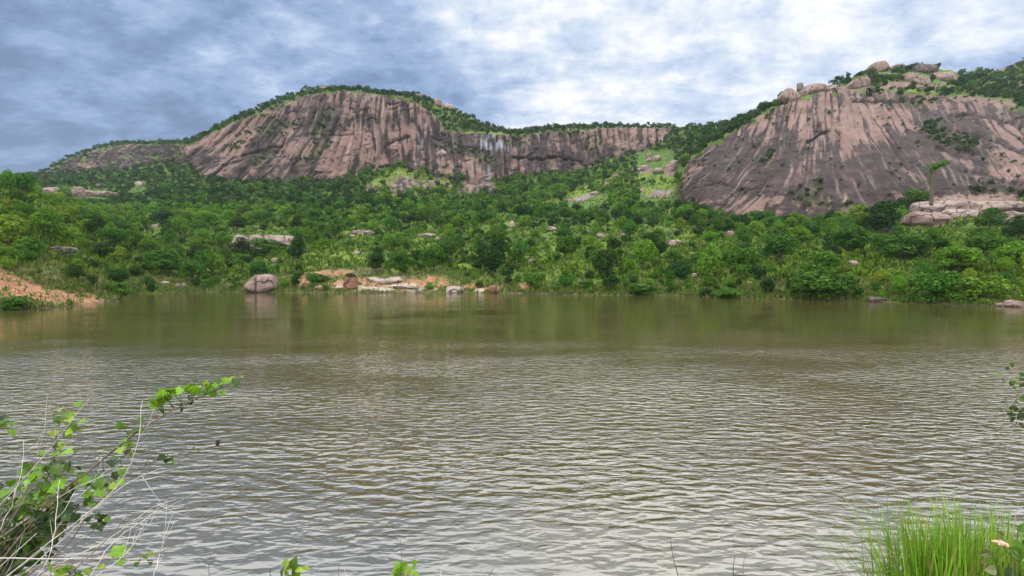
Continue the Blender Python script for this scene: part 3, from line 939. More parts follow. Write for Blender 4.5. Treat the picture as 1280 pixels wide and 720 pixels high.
# rows weighted by the ground they cover
gl = np.sqrt(np.diff(ty, axis=0) ** 2 + np.diff(tz, axis=0) ** 2).mean(axis=1) * np.maximum(YD[:-1].mean(axis=1), 1)
ok_rows = np.arange(SEG[0] + 2, NR - 3)
wr = np.maximum(gl[ok_rows], 0.02)
rr_ = rg.choice(ok_rows, NCAND, p=wr / wr.sum())
for r0, c in zip(rr_, cc):
    px, py = float(PX[r0, c]), float(PY[r0, c])
    px += rg.uniform(-.6, .6)
    rk, sc_, so_, mo = SURF[r0, c]
    s_ = S[r0]
    p = Vector((tx[r0, c], ty[r0, c], tz[r0, c]))
    if rk > 0.35 and sc_ < 0.4:
        if not (rg.random() < (0.025 if px > 236 else 0.35) and s_ > 4):
            continue
        h = rg.uniform(0.7, 1.6)
    elif so_ > 0.3 or (mo > 0.66 and rg.random() < (0.93 if not (735 < px < 852 and py < 262) else 0.35)):
        continue
    elif 40 < px < 236 and 3.95 < s_ < 5.0 and rg.random() < 0.55:
        continue
    elif sc_ >= 0.4:
        h = rg.uniform(1.4, 3.4)
    elif s_ < 1.25:
        if rg.random() < 0.5:
            continue
        h = rg.uniform(0.6, 1.3)
    elif s_ < 2.1:
        h = rg.uniform(0.8, 2.2)
    else:
        h = rg.uniform(2.2, 5.0)
        if s_ < 3.2:
            h = rg.uniform(2.6, 5.4) if rg.random() < 0.6 else rg.uniform(1.0, 2.4)
        if s_ > 4.85:
            h = rg.uniform(1.8, 5.0)
    w = h * rg.uniform(0.72, 1.5)
    hp = h * F / p.y
    if any(abs(px - a[0]) < a[3] + w * 300 / p.y * 0.6 and py > a[1] and py - hp * 0.85 < a[2] for a in BOULDER_KEEP):
        continue
    if px < 140 and 338 + px * 0.2 < py < 385 and rg.random() < 0.93:
        continue
    if 380 < px < 470 and 318 < py < 342:
        continue
    dens = (0.88 if s_ > 3.3 else 1.02) if s_ > 2.4 else 1.2
    if px > 640 and 2.0 < s_ < 3.4 and py > 285:
        dens = 1.7                                # the middle and right slope is more open
    if not free(p, w * dens):
        continue
    occupy(p, w * dens)
    PLANTS.append(dict(px=px, py=py, p=p, h=h, w=w, tone=tone_at(px, py) if rk < 0.3 else rnd.choice(['dark', 'dark', 'grey']), kind='tree' if h > 1.9 else 'shrub', label=None, size=(hp * w * F / p.y)))

trees = sorted([d for d in PLANTS if d['kind'] == 'tree' and 0 < d['px'] < 1280], key=lambda d: -d['size'] - (1e6 if d['label'] else 0))[:290]
shrubs = sorted([d for d in PLANTS if d['kind'] == 'shrub' and 0 < d['px'] < 1280 and d['py'] > 300], key=lambda d: -d['size'] - (1e6 if d['label'] else 0))[:170]
chosen = set(id(d) for d in trees) | set(id(d) for d in shrubs)
rest = [d for d in PLANTS if id(d) not in chosen]

# labels for the unnamed ones: the strip of shore they stand on, their tone, and their place in that strip
LM = [(-10, 70, "above the bare orange soil bank"), (70, 160, "where the orange bank slopes down to the inlet"), (160, 300, "on the flat left of the waterside boulder"),
      (300, 400, "by the long pale rock outcrop"), (400, 500, "behind the bare tan shore"), (500, 590, "behind the pale stone at the water"),
      (590, 690, "around the round dark shore tree"), (690, 790, "around the tallest dark shore tree"), (790, 870, "around the bright two headed tree"),
      (870, 960, "below the left foot of the right dome"), (960, 1080, "around the big round waterline bush"), (1080, 1180, "around the small pale stones"),
      (1180, 1300, "below the wide pink slabs")]
TN = {'dark': 'dark green', 'mid': 'mid green', 'bright': 'bright green', 'yellow': 'yellow green', 'grey': 'grey green'}
ORD = ["first", "second", "third", "fourth", "fifth", "sixth", "seventh", "eighth", "ninth", "tenth", "eleventh", "twelfth", "thirteenth", "fourteenth",
       "fifteenth", "sixteenth", "seventeenth", "eighteenth", "nineteenth", "twentieth"]


def auto_labels(lst, word):
    bins = {}
    for d in lst:
        if d['label']:
            continue
        for a, b, t in LM:
            if a <= d['px'] < b:
                band = "low" if d['py'] > 335 else ("mid" if d['py'] > 300 else "high")
                bins.setdefault((t, band, d['tone']), []).append(d)
                break
    for (t, band, tone), ds in bins.items():
        ds.sort(key=lambda d: d['px'])
        where = {'low': 'low ', 'mid': 'midway ', 'high': 'high '}[band]
        for i, d in enumerate(ds):
            o = "" if len(ds) == 1 else (ORD[i] + " from the left of the " if len(ds) <= 20 else "")
            if len(ds) == 1:
                d['label'] = f"only {TN[tone]} {word} {where}{t}"
            elif i < 20:
                d['label'] = f"{ORD[i]} {TN[tone]} {word} from left, {where}{t}"
            else:
                d['label'] = f"{TN[tone]} {word} {where}{t}"


auto_labels(trees, "tree")
auto_labels(shrubs, "shrub")
for i, d in enumerate(trees):
    cr, tr = NEAR_TREE[rnd.randrange(8)]
    col = tint(d['tone'])
    rot = rnd.uniform(0, 6.28)
    if d['h'] * F / d['p'].y > 17:
        o = link("tree", None, None, d['p'], d['label'] or "green tree on the wooded slope", "tree", "trees on the wooded slope")
        o.rotation_euler = (0, 0, rot)
        o.scale = (d['w'], d['w'], d['h'])
        link("crown", cr, o, color=col)
        link("trunk", tr, o)
    else:
        o = link("tree", cr, None, d['p'], d['label'] or "green tree on the wooded slope", "tree", "trees on the wooded slope", color=col)
        o.rotation_euler = (0, 0, rot)
        o.scale = (d['w'], d['w'], d['h'])
for d in shrubs:
    o = link("shrub", NEAR_SHRUB[rnd.randrange(7)], None, d['p'], d['label'] or "green shrub near the shore", "shrub", "shrubs along the shore and slope", color=tint(d['tone']))
    o.rotation_euler = (0, 0, rnd.uniform(0, 6.28))
    o.scale = (d['w'], d['w'], d['h'])

fv, fq, fc, n0 = [], [], [], 0
for i, d in enumerate(rest):
    pos, nr_, sz = FAR[rnd.randrange(8)]
    k = len(pos)
    if d['h'] * F / d['p'].y < 6:
        k = 90
    elif d['h'] * F / d['p'].y < 10:
        k = 150
    a = rnd.uniform(0, 6.28)
    ca, sa = math.cos(a), math.sin(a)
    rot = np.array([[ca, -sa, 0], [sa, ca, 0], [0, 0, 1]])
    sel = np.random.default_rng(i).choice(len(pos), k, replace=False)
    pp = (pos[sel] @ rot.T) * np.array([d['w'], d['w'], d['h']]) + np.array(d['p'])
    nn = nr_[sel] @ rot.T
    v, q = leaf_quads(pp, nn, sz[sel] * 0.5 * (d['w'] + d['h']) * math.sqrt(len(pos) / k) ** 0.8, np.random.default_rng(i), 0.7)
    fv.append(v)
    fq.append(q + n0)
    fc.append(np.broadcast_to(np.array(tint(d['tone'])), (len(v), 4)))
    n0 += len(v)
link("forest", mesh_np("forest", np.concatenate(fv), np.concatenate(fq), [M_LEAFA], False, {'Col': np.concatenate(fc)}), kind='stuff',
     label="scrub forest covering the far slopes and ridge tops")
print("plants", len(PLANTS), "rest", len(rest), "leaf quads", n0 // 4)


# grass and low weeds on the shore, the clearings and the moist ledges
def scatter_grass(name, ntry, test, hgt, wid, cols, label, rows, seed):
    rg2 = np.random.default_rng(seed)
    rr2 = rg2.choice(rows, ntry)
    c2 = rg2.choice(frame_c, ntry)
    f1, f2 = rg2.random(ntry), rg2.random(ntry)
    acc = test(rr2, c2) > rg2.random(ntry)
    rr2, c2, f1, f2 = rr2[acc], np.minimum(c2[acc], NC - 2), f1[acc], f2[acc]
    G = np.stack([tx, ty, tz], -1)
    p = (G[rr2, c2] * (1 - f1)[:, None] + G[np.minimum(rr2 + 1, NR - 1), c2] * f1[:, None])
    p += (G[rr2, c2 + 1] - G[rr2, c2]) * f2[:, None]
    p = p[p[:, 2] > 0.01]
    n = len(p)
    k = 3
    p = np.repeat(p, k, axis=0) + rg2.normal(size=(n * k, 3)) * np.array([.12, .12, 0])
    h = hgt * rg2.uniform(.5, 1.4, n * k)
    lean = rg2.normal(size=(n * k, 3)) * np.array([.45, .45, 0]) + np.array([0, 0, 1])
    side = rg2.normal(size=(n * k, 3))
    side[:, 2] = 0
    side /= np.linalg.norm(side, axis=1)[:, None]
    w = wid * rg2.uniform(.6, 1.3, n * k)
    v = np.stack([p - side * w[:, None], p + side * w[:, None], p + lean * h[:, None]], 1).reshape(-1, 3)
    ci = np.repeat(rg2.integers(0, len(cols), n), k)
    c = np.concatenate([np.array(cols)[ci], np.ones((n * k, 1))], 1)
    c = np.repeat(c, 3, axis=0)
    link(name, mesh_np(name, v, np.arange(3 * n * k).reshape(-1, 3), [M_LEAFA], False, {'Col': c}), kind='stuff', label=label)


shore_rows = np.arange(SEG[0], SEG[0] + SEG[1] + 12)
scatter_grass("grass", 60000, lambda r, c: (0.55 - 0.53 * np.clip(SURF[r, c, 2] + SURF[r, c, 3], 0, 1)) * (0.5 + 0.5 * sstep(-.2, .3, fbm(tx[r, c] / 3, ty[r, c] / 3, 71, 2))),
              0.42, 0.07, [(.06, .12, .018), (.10, .17, .025), (.14, .16, .05), (.05, .10, .016), (.18, .16, .075)], "rough green and straw coloured grass along the far shore", shore_rows, 1)
slope_rows = np.arange(SEG[0] + SEG[1] + 8, SEG[0] + SEG[1] + SEG[2] + SEG[3])
scatter_grass("undergrowth", 60000, lambda r, c: (1 - np.clip(SURF[r, c, 0] + SURF[r, c, 2], 0, 1)) * 0.8,
              0.7, 0.22, [(.05, .105, .015), (.085, .165, .018), (.135, .22, .022), (.035, .08, .012), (.15, .17, .05)], "low green undergrowth between the trees on the slope", slope_rows, 2)

#BOULDERS
# ------------------------------------------------------------------ boulders and rock slabs
import bmesh


def rock_mesh(seed, w, d, h, box=0.25, rough=0.10, sub=4):
    bm = bmesh.new()
    bmesh.ops.create_icosphere(bm, subdivisions=sub, radius=1.0)
    v = np.array([q.co[:] for q in bm.verts])
    f = np.array([[q.index for q in fc.verts] for fc in bm.faces])
    bm.free()
    rg3 = np.random.default_rng(seed)
    n = v / np.linalg.norm(v, axis=1)[:, None]
    p = 2 + box * 6
    r = 1.0 / (np.abs(n[:, 0]) ** p + np.abs(n[:, 1]) ** p + np.abs(n[:, 2]) ** p) ** (1 / p)
    v = n * r[:, None]
    for k in range(7):                                    # broken faces
        c = rg3.normal(size=3)
        c /= np.linalg.norm(c)
        dd = v @ c
        lim = rg3.uniform(0.66, 0.95)
        v -= np.maximum(dd - lim, 0)[:, None] * c * 0.8
    o = rg3.uniform(-50, 50, 3)
    fr = fbm(n[:, 0] * 1.6 + o[0], n[:, 1] * 1.6 + n[:, 2] * 1.3 + o[1], seed, 4) + 0.5 * fbm(n[:, 2] * 3.1 + o[2], n[:, 0] * 3 - n[:, 1] * 2, seed + 3, 3)
    v = v * (1 + rough * fr)[:, None]
    v *= np.array([w / 2, d / 2, h * 0.62])
    v[:, 2] += h * 0.38
    return mesh_np("boulder", v, f, [], True)


def boulder(px, pyb, wpx, hpx, mat, label, box=0.25, rough=0.10, dr=0.85, rot=0.0, tilt=0.0, name="boulder", group="boulders on the hills and shore", seed=None, lift=0.0, Y=None):
    if Y is None:
        g_ = ground(px, pyb)[0]
    else:
        g_ = P(px, pyb, Y)
    m = g_.y / F
    w, h = wpx * m, hpx * m
    me = rock_mesh(seed or int(px * 7 + pyb), w, w * dr, h, box, rough, 4 if wpx > 14 else 3)
    me.materials.append(mat)
    o = link(name, me, None, g_ + Vector((0, w * dr * 0.25, lift * m)), label, "rock", group, 'thing')
    o.rotation_euler = (R(tilt) * 0.3, R(tilt), R(rot))
    return o


B = boulder
B(324, 366.5, 38, 22, M_PINK, "big rounded pink boulder standing in the water at the far shore", 0.2, 0.07, 0.9, 10, -8)
B(299, 314, 20, 22, M_PALE, "upright pale boulder at the left end of the rock outcrop", 0.2, 0.10)
B(326, 312, 30, 20, M_PINK, "blocky pinkish boulder in the middle of the rock outcrop", 0.5)
B(354, 306, 42, 13, M_PALE, "long flat pale slab at the right end of the rock outcrop", 0.8, 0.08, 0.7, 0, 3)
B(325, 293, 9, 6, M_PALE, "small round stone perched on top of the rock outcrop", 0.1, 0.06, Y=141, lift=0)
B(304, 318, 13, 9, M_GREY, "grey boulder low under the left end of the rock outcrop")
B(377, 318, 11, 10, M_GREY, "small grey boulder right below the long flat slab")
B(345, 329, 12, 6, M_PALE, "small pale stone in the bushes below the rock outcrop")
B(73, 322, 30, 14, M_GREY, "rounded grey boulder in the bushes above the orange bank", 0.2, 0.06)
B(61, 244, 18, 9, M_PINK, "leftmost pink boulder of the row on the far left hill")
B(93, 247, 18, 13, M_PINK, "tall pink boulder of the row on the far left hill", 0.5, 0.1, 0.8, 0, -20)
B(107, 246, 17, 8, M_PINK, "rounded pink boulder in the middle of the far left row")
B(127, 247, 26, 7, M_PALE, "long low pale slab ending the boulder row on the far left hill", 0.6)
B(124, 236, 13, 6, M_GREY, "greenish grey boulder just above the far left boulder row")
B(174, 235, 10, 7, M_PALE, "lone pale stone in dark woods left of the main cliff")
B(192, 287, 8, 6, M_PALE, "small white stone in the woods above the inlet")
B(205, 357, 9, 5, M_PALE, "tiny pale stone on the inlet shore")
B(224, 360, 11, 6, M_GREY, "small grey stone on the inlet shore left of the waterside boulder")
B(437, 362, 18, 15, M_RED, "reddish brown earth lump topped by a bush on the tan shore", 0.5, 0.14)
B(483, 352, 40, 4, M_PALE, "wide flat pale slab at the back of the tan shore", 0.8, 0.08, 0.6, name="rock_slab")
B(508, 361, 34, 4, M_PALE, "flat pale slab in the middle of the tan shore", 0.8, 0.08, 0.5, name="rock_slab")
B(518, 367, 18, 4, M_PALE, "low pale slab touching the water on the tan shore", 0.7, 0.1, 0.6, name="rock_slab")
B(401, 362, 20, 5, M_PINK, "low pinkish rock at the left end of the tan shore", 0.6)
B(569, 366.5, 24, 8, M_PALE, "pale flat topped stone at the water's edge", 0.4, 0.06, 0.8)
B(618, 367, 13, 9, M_RED, "dark red earth lump at the water's edge", 0.3, 0.2)
B(640, 284, 7, 11, M_PALE, "small pointed white stone standing among the slope bushes", 0.1, 0.06, 0.8)
B(690, 291, 12, 6, M_PALE, "low white stone right of the pointed white stone")
B(737, 292, 9, 6, M_PALE, "white stone on the slope left of the tilted stone")
B(753, 300, 10, 8, M_PALE, "tilted pale stone on the slope above the tallest shore tree", 0.3, 0.08, 0.8, 0, -20)
B(777, 296, 7, 5, M_PALE, "tiny white stone right of the tilted pale stone")
B(843, 305, 17, 8, M_PALE, "broad white boulder in the bushes below the dome foot", 0.35)
B(913, 299, 10, 8, M_PINK, "small pink boulder in bushes under the dome's lit slabs")
B(665, 326, 9, 5, M_PALE, "small white stone beside the round shore trees")
B(616, 260, 7, 5, M_PALE, "pale stone high on the wooded slope under the dark wet rock")
B(533, 301, 22, 6, M_PALE, "wide pale slab in the bushes left of the middle slope", 0.6, 0.1, 0.7)
B(549, 304, 8, 5, M_PALE, "small pale stone beside the wide pale slab on the slope")
B(447, 295, 15, 7, M_PALE, "pale boulder at the left of the scattered slope stones", 0.4)
B(461, 294, 11, 6, M_PALE, "pale boulder in the middle of the scattered slope stones", 0.4)
B(440, 299, 8, 4, M_PALE, "low stone under the scattered slope stones")
B(446, 319, 8, 4, M_PALE, "tiny pale stone at the edge of the bright clearing")
B(683, 251, 8, 4, M_PALE, "small pale stone at the foot of the wet stream rock")
B(730, 349, 12, 5, M_GREY, "low grey stone beside the tallest shore tree")
B(665, 322, 5, 4, M_GREY, "small grey stone above the white shore stone")
B(950, 352, 12, 6, M_PALE, "pale stone on the bank left of the big round bush", 0.4)
B(966, 357, 16, 10, M_GREY, "mossy grey boulder against the big round waterline bush")
B(938, 361, 7, 4, M_PALE, "tiny white stone on the bank under the dome foot")
B(868, 346, 10, 5, M_PALE, "pale stone in the open grass left of the narrow bright tree")
B(1067, 336, 12, 8, M_PALE, "rounded pale stone, biggest of the small stones on the right shore", 0.2, 0.06)
B(1052, 337, 10, 4, M_PINK, "flat pink stone left of the rounded pale stone")
B(1091, 337, 11, 4, M_PALE, "flat pale stone right of the rounded pale stone")
B(1154, 377, 13, 6, M_GREY, "grey rock at the waterline between the right shore bushes", 0.4)
B(1100, 376, 24, 5, M_GREY, "long brown grey rock under the right waterline bushes", 0.5, 0.12, 0.6)
B(1273, 385, 18, 9, M_PINK, "pink rock at the right end of the waterline", 0.4)
B(1252, 384, 11, 5, M_PALE, "low pale rock left of the pink waterline rock")
B(1204, 313, 20, 9, M_GREY, "smooth grey boulder in the bushes under the wide pink slab", 0.2, 0.06)
# pink slabs at the foot of the right dome
SL = "pink granite slabs below the right dome"
B(1164, 281, 58, 15, M_PINK, "sloping pink slab with the lowest edge, leftmost of the dome slabs", 0.75, 0.07, 0.8, 8, 4, "rock_slab", SL)
B(1172, 269, 40, 17, M_PALE, "tilted pale slab cracked from the slab below it", 0.75, 0.07, 0.8, -8, -3, "rock_slab", SL)
B(1200, 258, 34, 10, M_PALE, "thin pale slab topping the left dome slabs", 0.8, 0.07, 0.7, 12, 5, "rock_slab", SL)
B(1207, 274, 34, 12, M_PALE, "small square pink slab between the larger dome slabs", 0.8, 0.08, 0.8, 0, 0, "rock_slab", SL)
B(1254, 265, 84, 16, M_PALE, "widest pale pink slab at the right of the dome slabs", 0.75, 0.07, 0.6, -4, 3, "rock_slab", SL)
B(1268, 280, 56, 15, M_PALE, "rounded pink slab under the widest slab", 0.6, 0.07, 0.8, 6, 8, "rock_slab", SL)
B(1147, 263, 10, 5, M_PALE, "small white block at the left of the dome slabs", 0.6)
B(1112, 296, 14, 9, M_GREY, "grey boulder half hidden by trees left of the dome slabs")
# boulders on the right dome's crest
CR = "boulders on the crest of the right dome"
for a in [(989, 126, 26, 17, M_PINK, "long pink boulder, lowest on the left crest of the dome", 0.3, 0.07, 0.8, 0, -22),
          (1001, 115, 9, 10, M_GREY, "small upright grey boulder behind the lowest crest boulder", 0.3),
          (1007, 119, 11, 8, M_PINK, "small pink boulder left of the big domed crest boulder", 0.2),
          (1021, 116, 29, 15, M_PINK, "big domed boulder on the left crest of the dome", 0.15, 0.05),
          (1043, 114, 11, 8, M_PALE, "pale boulder right of the big domed crest boulder", 0.3),
          (1075, 110, 23, 13, M_PINK, "single loaf shaped boulder in the middle of the crest", 0.3, 0.07),
          (1104, 89, 24, 13, M_PINK, "pink boulder at the left of the summit scrub", 0.25, 0.06, 0.8, 0, -12),
          (1125, 87, 17, 6, M_PALE, "flat pale boulder under the summit bushes", 0.5),
          (1118, 97, 22, 8, M_GREY, "grey boulder above the middle of the crest", 0.3),
          (1148, 103, 31, 15, M_PINK, "large broken faced boulder under the summit", 0.35, 0.07),
          (1160, 93, 28, 13, M_GREY, "brown grey boulder behind the large broken faced one", 0.3),
          (1184, 100, 32, 14, M_PINK, "large smooth boulder at the right of the summit", 0.2, 0.05),
          (1225, 92, 14, 6, M_PINK, "small pink boulder on the ridge right of the summit", 0.3),
          (1276, 112, 20, 8, M_PINK, "pink boulder in the scrub at the right end of the crest", 0.3),
          (1090, 114, 12, 6, M_GREY, "small grey stone on the crest beside the loaf shaped boulder", 0.3)]:
    B(*a, group=CR)
# peak and valley stones
PKG = "boulders on the shoulder of the left peak"
for a in [(545, 131, 13, 9, M_PINK, "left round boulder on the shoulder of the left peak", 0.2),
          (559, 138, 14, 8, M_PALE, "right pale boulder on the shoulder of the left peak", 0.3),
          (522, 124, 10, 6, M_PINK, "small boulder at the summit edge of the left peak", 0.3),
          (404, 115, 10, 5, M_PINK, "low boulder among the summit bushes of the left peak", 0.3),
          (575, 159, 12, 6, M_GREY, "grey boulder under the wooded shoulder of the left peak", 0.3),
          (553, 196, 12, 8, M_PALE, "pale block on the dark ledges under the left peak", 0.5)]:
    B(*a, group=PKG)
VG = "stones in the valley between the two cliffs"
for a in [(812, 203, 9, 6, M_PINK, "lower stone of the balanced pair in the valley", 0.3),
          (811, 197, 7, 6, M_PINK, "upper stone of the balanced pair in the valley", 0.2),
          (823, 202, 9, 7, M_PALE, "square pale stone right of the balanced pair", 0.5),
          (840, 214, 9, 17, M_PALE, "leaning pale slab beside the grass strip by the dome", 0.5, 0.1, 0.8, 0, 15),
          (795, 214, 11, 6, M_PALE, "pale stone at the left of the valley stones", 0.4),
          (806, 211, 11, 6, M_PALE, "flat stone under the balanced pair", 0.5),
          (822, 217, 13, 7, M_PALE, "broad pale stone under the square one", 0.5),
          (788, 221, 8, 4, M_PALE, "tiny stone low in the valley", 0.4),
          (760, 234, 10, 5, M_PALE, "pale stone on the mossy valley slope", 0.4),
          (744, 243, 12, 5, M_PALE, "low pale stone above the wet stream rock", 0.4),
          (770, 228, 9, 5, M_GREY, "grey stone on the mossy valley slope", 0.4)]:
    B(*a, group=VG)

# snag with a green tuft in front of the right dome
base = P(1163, 262, 122)
sn = link("dead_tree", None, None, base, "thin bare snag with one green tuft standing against the right dome", "tree")
mb = MB()
m_ = 122 / F
mb.tube([np.array([0, 0, -1]), np.array([0.2, 0, 12 * m_]), np.array([-.1, 0, 30 * m_]), np.array([0.5, 0, 50 * m_])], [0.5, 0.42, 0.3, 0.14], 7)
mb.tube([np.array([-.1, 0, 30 * m_]), np.array([-1.0, 0.2, 40 * m_])], [0.18, 0.05], 5)
mb.tube([np.array([0.2, 0, 44 * m_]), np.array([2.0, 0.1, 54 * m_])], [0.14, 0.05], 5)
link("trunk", mb.mesh("trunk", [M_BARK], True), sn)
rg4 = np.random.default_rng(9)
cpos = rg4.normal(size=(420, 3)) * np.array([0.95, 0.8, 0.42]) + np.array([1.5, 0, 54 * m_])
cpos[:, 2] += 0.35 * (cpos[:, 0] - 1.5)
cpos = np.concatenate([cpos, rg4.normal(size=(60, 3)) * np.array([0.35, 0.35, 1.2]) + np.array([0.1, -.1, 36 * m_])])
cn = rg4.normal(size=cpos.shape) + np.array([0, -.2, .8])
cn /= np.linalg.norm(cn, axis=1)[:, None]
v, q = leaf_quads(cpos, cn, rg4.uniform(.35, .7, len(cpos)), rg4)
link("crown", mesh_np("crown", v, q, [M_LEAFO]), sn, color=(.07, .15, .02, 1))

#FOREGROUND
# ------------------------------------------------------------------ the plants on the near bank
def outline(kind):
    if kind == 'lobed':
        th = np.linspace(-2.75, 2.75, 25)
        r = 0.52 + 0.09 * np.cos(5 * th * 0.98) + 0.12 * np.cos(th) + 0.025 * np.cos(12 * th)
        x, y = r * np.cos(th) + 0.30, r * np.sin(th) * 0.95
    else:
        x = np.array([0, .12, .3, .5, .7, .87, 1.0, .87, .7, .5, .3, .12])
        y = np.array([0, .20, .33, .36, .28, .14, 0, -.14, -.28, -.36, -.33, -.20])
    return x, y


OUTL = {k: outline(k) for k in ('lobed', 'ovate')}
rgf = np.random.default_rng(21)


def leaf(mb, pos, direc, size, col, kind='lobed', nrm=None, narrow=1.0, curl=0.25):
    d = np.array(direc, float)
    d /= np.linalg.norm(d) + 1e-9
    n = np.array([0, -0.35, 1.0]) + rgf.normal(size=3) * 0.45 if nrm is None else np.array(nrm, float)
    n = n - d * (n @ d)
    n /= np.linalg.norm(n) + 1e-9
    s = np.cross(n, d)
    x, y = OUTL[kind]
    x, y = x * size, y * size * narrow
    z = 0.30 * np.abs(y) - curl * x * x / size + rgf.normal(size=len(x)) * 0.02 * size
    rim = np.array(pos) + np.outer(x, d) + np.outer(y, s) + np.outer(z, n)
    cx = 0.42 * size
    c = np.array(pos) + d * cx + n * (-curl * cx * cx / size)
    b = np.array(pos)
    v = np.concatenate([[c], rim])
    k = len(x)
    t = [(0, i, i + 1) for i in range(1, k)] + [(0, k, 1)]
    f = rgf.uniform(0.8, 1.2)
    mb.add(v, None, t, np.array(col) * f)


def smooth_path(pts, n=14):
    p = np.array(pts, float)
    t = np.linspace(0, len(p) - 1, n)
    i = np.clip(t.astype(int), 0, len(p) - 2)
    f = (t - i)[:, None]
    a, b = p[np.maximum(i - 1, 0)], p[i]
    c, d = p[i + 1], p[np.minimum(i + 2, len(p) - 1)]
    return 0.5 * (2 * b + (c - a) * f + (2 * a - 5 * b + 4 * c - d) * f ** 2 + (3 * b - a - 3 * c + d) * f ** 3)


def path_px(pts, n=14):
    return smooth_path([list(P(*p)) for p in pts], n)


def bank_z(x, y):
    return min(1.5 + 0.02 * max(-y, 0), 2.72 - 0.646 * y) - 0.05


BRT, MIDG, DRK, YEL, OLD = (.17, .33, .025), (.09, .18, .02), (.030, .062, .014), (.24, .34, .04), (.11, .12, .04)
LX, LY = -2.75, 2.35
root = Vector((LX, LY, bank_z(LX, LY)))
sh = link("shrub", None, None, root, "leafy vine like shrub reaching over the water from the near left bank", "shrub")
inv = np.array(root)


def branch(pts, r0, r1, leaves, mat=None, parent=None, n=18):
    """a stem from the root through picture points; leaves = (px, py, size px, colour, kind)"""
    pp = path_px(pts, n)
    stem0 = np.array([root + Vector((rgf.uniform(-.12, .12), rgf.uniform(-.1, .1), 0))])
    pp = np.concatenate([stem0, pp])
    mb = MB()
    mb.tube(pp - inv, np.linspace(r0, r1, len(pp)), 6)
    st = link("stem", mb.mesh("stem", [mat or M_TWIG], True), parent or sh)
    if leaves:
        lm = MB()
        for (px, py, s, c, kd) in leaves:
            # nearest stem point gives the depth, a short stalk joins it
            qx, qy = proj(pp[:, 0], pp[:, 1], pp[:, 2])
            j = int(np.argmin((qx - px) ** 2 + (qy - py) ** 2))
            a = pp[j]
            e = np.array(P(px, py, a[1] + rgf.uniform(-.05, .05)))
            sz = 0.84 * s * a[1] / F
            d = (e - a) + np.array([rgf.uniform(-.5, .5), rgf.uniform(-.5, .3), rgf.uniform(-.6, .2)]) * sz * 1.2 + 1e-4
            lm.tube([a - inv, (a + e) / 2 - inv + np.array([0, 0, .004]), e - inv], [.0012, .001, .0008], 4, np.array(MIDG))
            leaf(lm, e - inv, d, sz, c, kd)
        link("foliage", lm.mesh("foliage", [M_LEAFN]), st)
    return st


def along(pts, n, jit, smin, smax, cols, kind='lobed', t0=0.0):
    p = smooth_path([list(q) for q in pts], 60)
    res = []
    for i in range(n):
        k = p[int((t0 + (1 - t0) * rgf.random()) * 59)]
        res.append((k[0] + rgf.normal() * jit, k[1] + rgf.normal() * jit * 0.7, rgf.uniform(smin, smax), cols[rgf.integers(len(cols))], kind))
    return res


main = [(-60, 740, 2.2), (40, 655, 2.25), (125, 577, 2.3), (170, 541, 2.3), (210, 516, 2.3), (243, 500, 2.3), (292, 478, 2.3)]
branch(main, .008, .002, along([(195, 508), (205, 498), (235, 488), (262, 488), (293, 474)], 78, 4.0, 7, 14, [BRT, BRT, BRT, YEL, MIDG, MIDG]) +
       along([(225, 505), (238, 500), (246, 497)], 9, 3, 6, 10, [(.05, .03, .015), DRK], 'ovate') +
       along([(160, 543), (170, 528), (180, 530)], 8, 5, 8, 13, [BRT, MIDG, OLD]) + along([(125, 570), (165, 545), (150, 560)], 16, 8, 7, 13, [MIDG, OLD, BRT, YEL]))
branch([(-50, 760, 2.0), (25, 660, 2.05), (62, 590, 2.1), (70, 540, 2.1), (63, 505, 2.1)], .007, .0015,
       along([(93, 502), (80, 518), (88, 535), (72, 545)], 16, 5, 10, 17, [BRT, MIDG, YEL]) + along([(50, 543), (75, 557)], 5, 4, 9, 14, [MIDG, DRK, YEL]))
branch([(-80, 700, 2.2), (-40, 600, 2.2), (-5, 545, 2.2), (4, 515, 2.2)], .006, .0015, along([(3, 518), (6, 540)], 7, 4, 10, 16, [MIDG, DRK, BRT]))
seed_st = branch([(-40, 730, 2.1), (60, 665, 2.15), (130, 612, 2.2), (185, 580, 2.2), (238, 564, 2.2), (271, 557, 2.2)], .005, .001,
       along([(207, 570), (212, 572)], 5, 4, 8, 12, [DRK, MIDG]) + along([(180, 578), (190, 580)], 3, 3, 4, 6, [(.05, .03, .015)], 'ovate') + along([(246, 560), (250, 561)], 3, 2, 5, 8, [OLD], 'ovate'))
mbp = MB()
c_ = np.array(P(272, 554, 2.2)) - inv
mbp.tube([c_ + np.array([0, 0, .018]), c_ + np.array([0, 0, .010]), c_, c_ - np.array([0, 0, .012])], [.002, .009, .010, .004], 7)
M_POD = mat_bark("dark_pod", (0.012, 0.008, 0.008), (0.04, 0.025, 0.02))
link("seed_pod", mbp.mesh("seed_pod", [M_POD], True), seed_st)
branch([(-60, 720, 1.9), (30, 650, 1.95), (95, 600, 2.0), (118, 588, 2.0), (150, 575, 2.05)], .006, .0015,
       along([(85, 610), (112, 602), (125, 600)], 10, 7, 9, 15, [DRK, BRT, MIDG]) + along([(140, 603), (150, 575)], 7, 4, 8, 13, [DRK, BRT]) + [(108, 612, 17, BRT, 'ovate'), (140, 605, 10, YEL, 'lobed'), (143, 575, 16, DRK, 'lobed')])
branch([(-60, 790, 1.8), (40, 715, 1.85), (85, 680, 1.9), (112, 640, 1.95), (140, 605, 2.0)], .005, .0012,
       along([(112, 625), (118, 632)], 7, 3, 8, 12, [DRK, OLD, MIDG]) + along([(115, 655), (128, 645)], 9, 4, 8, 13, [DRK, DRK, MIDG]))
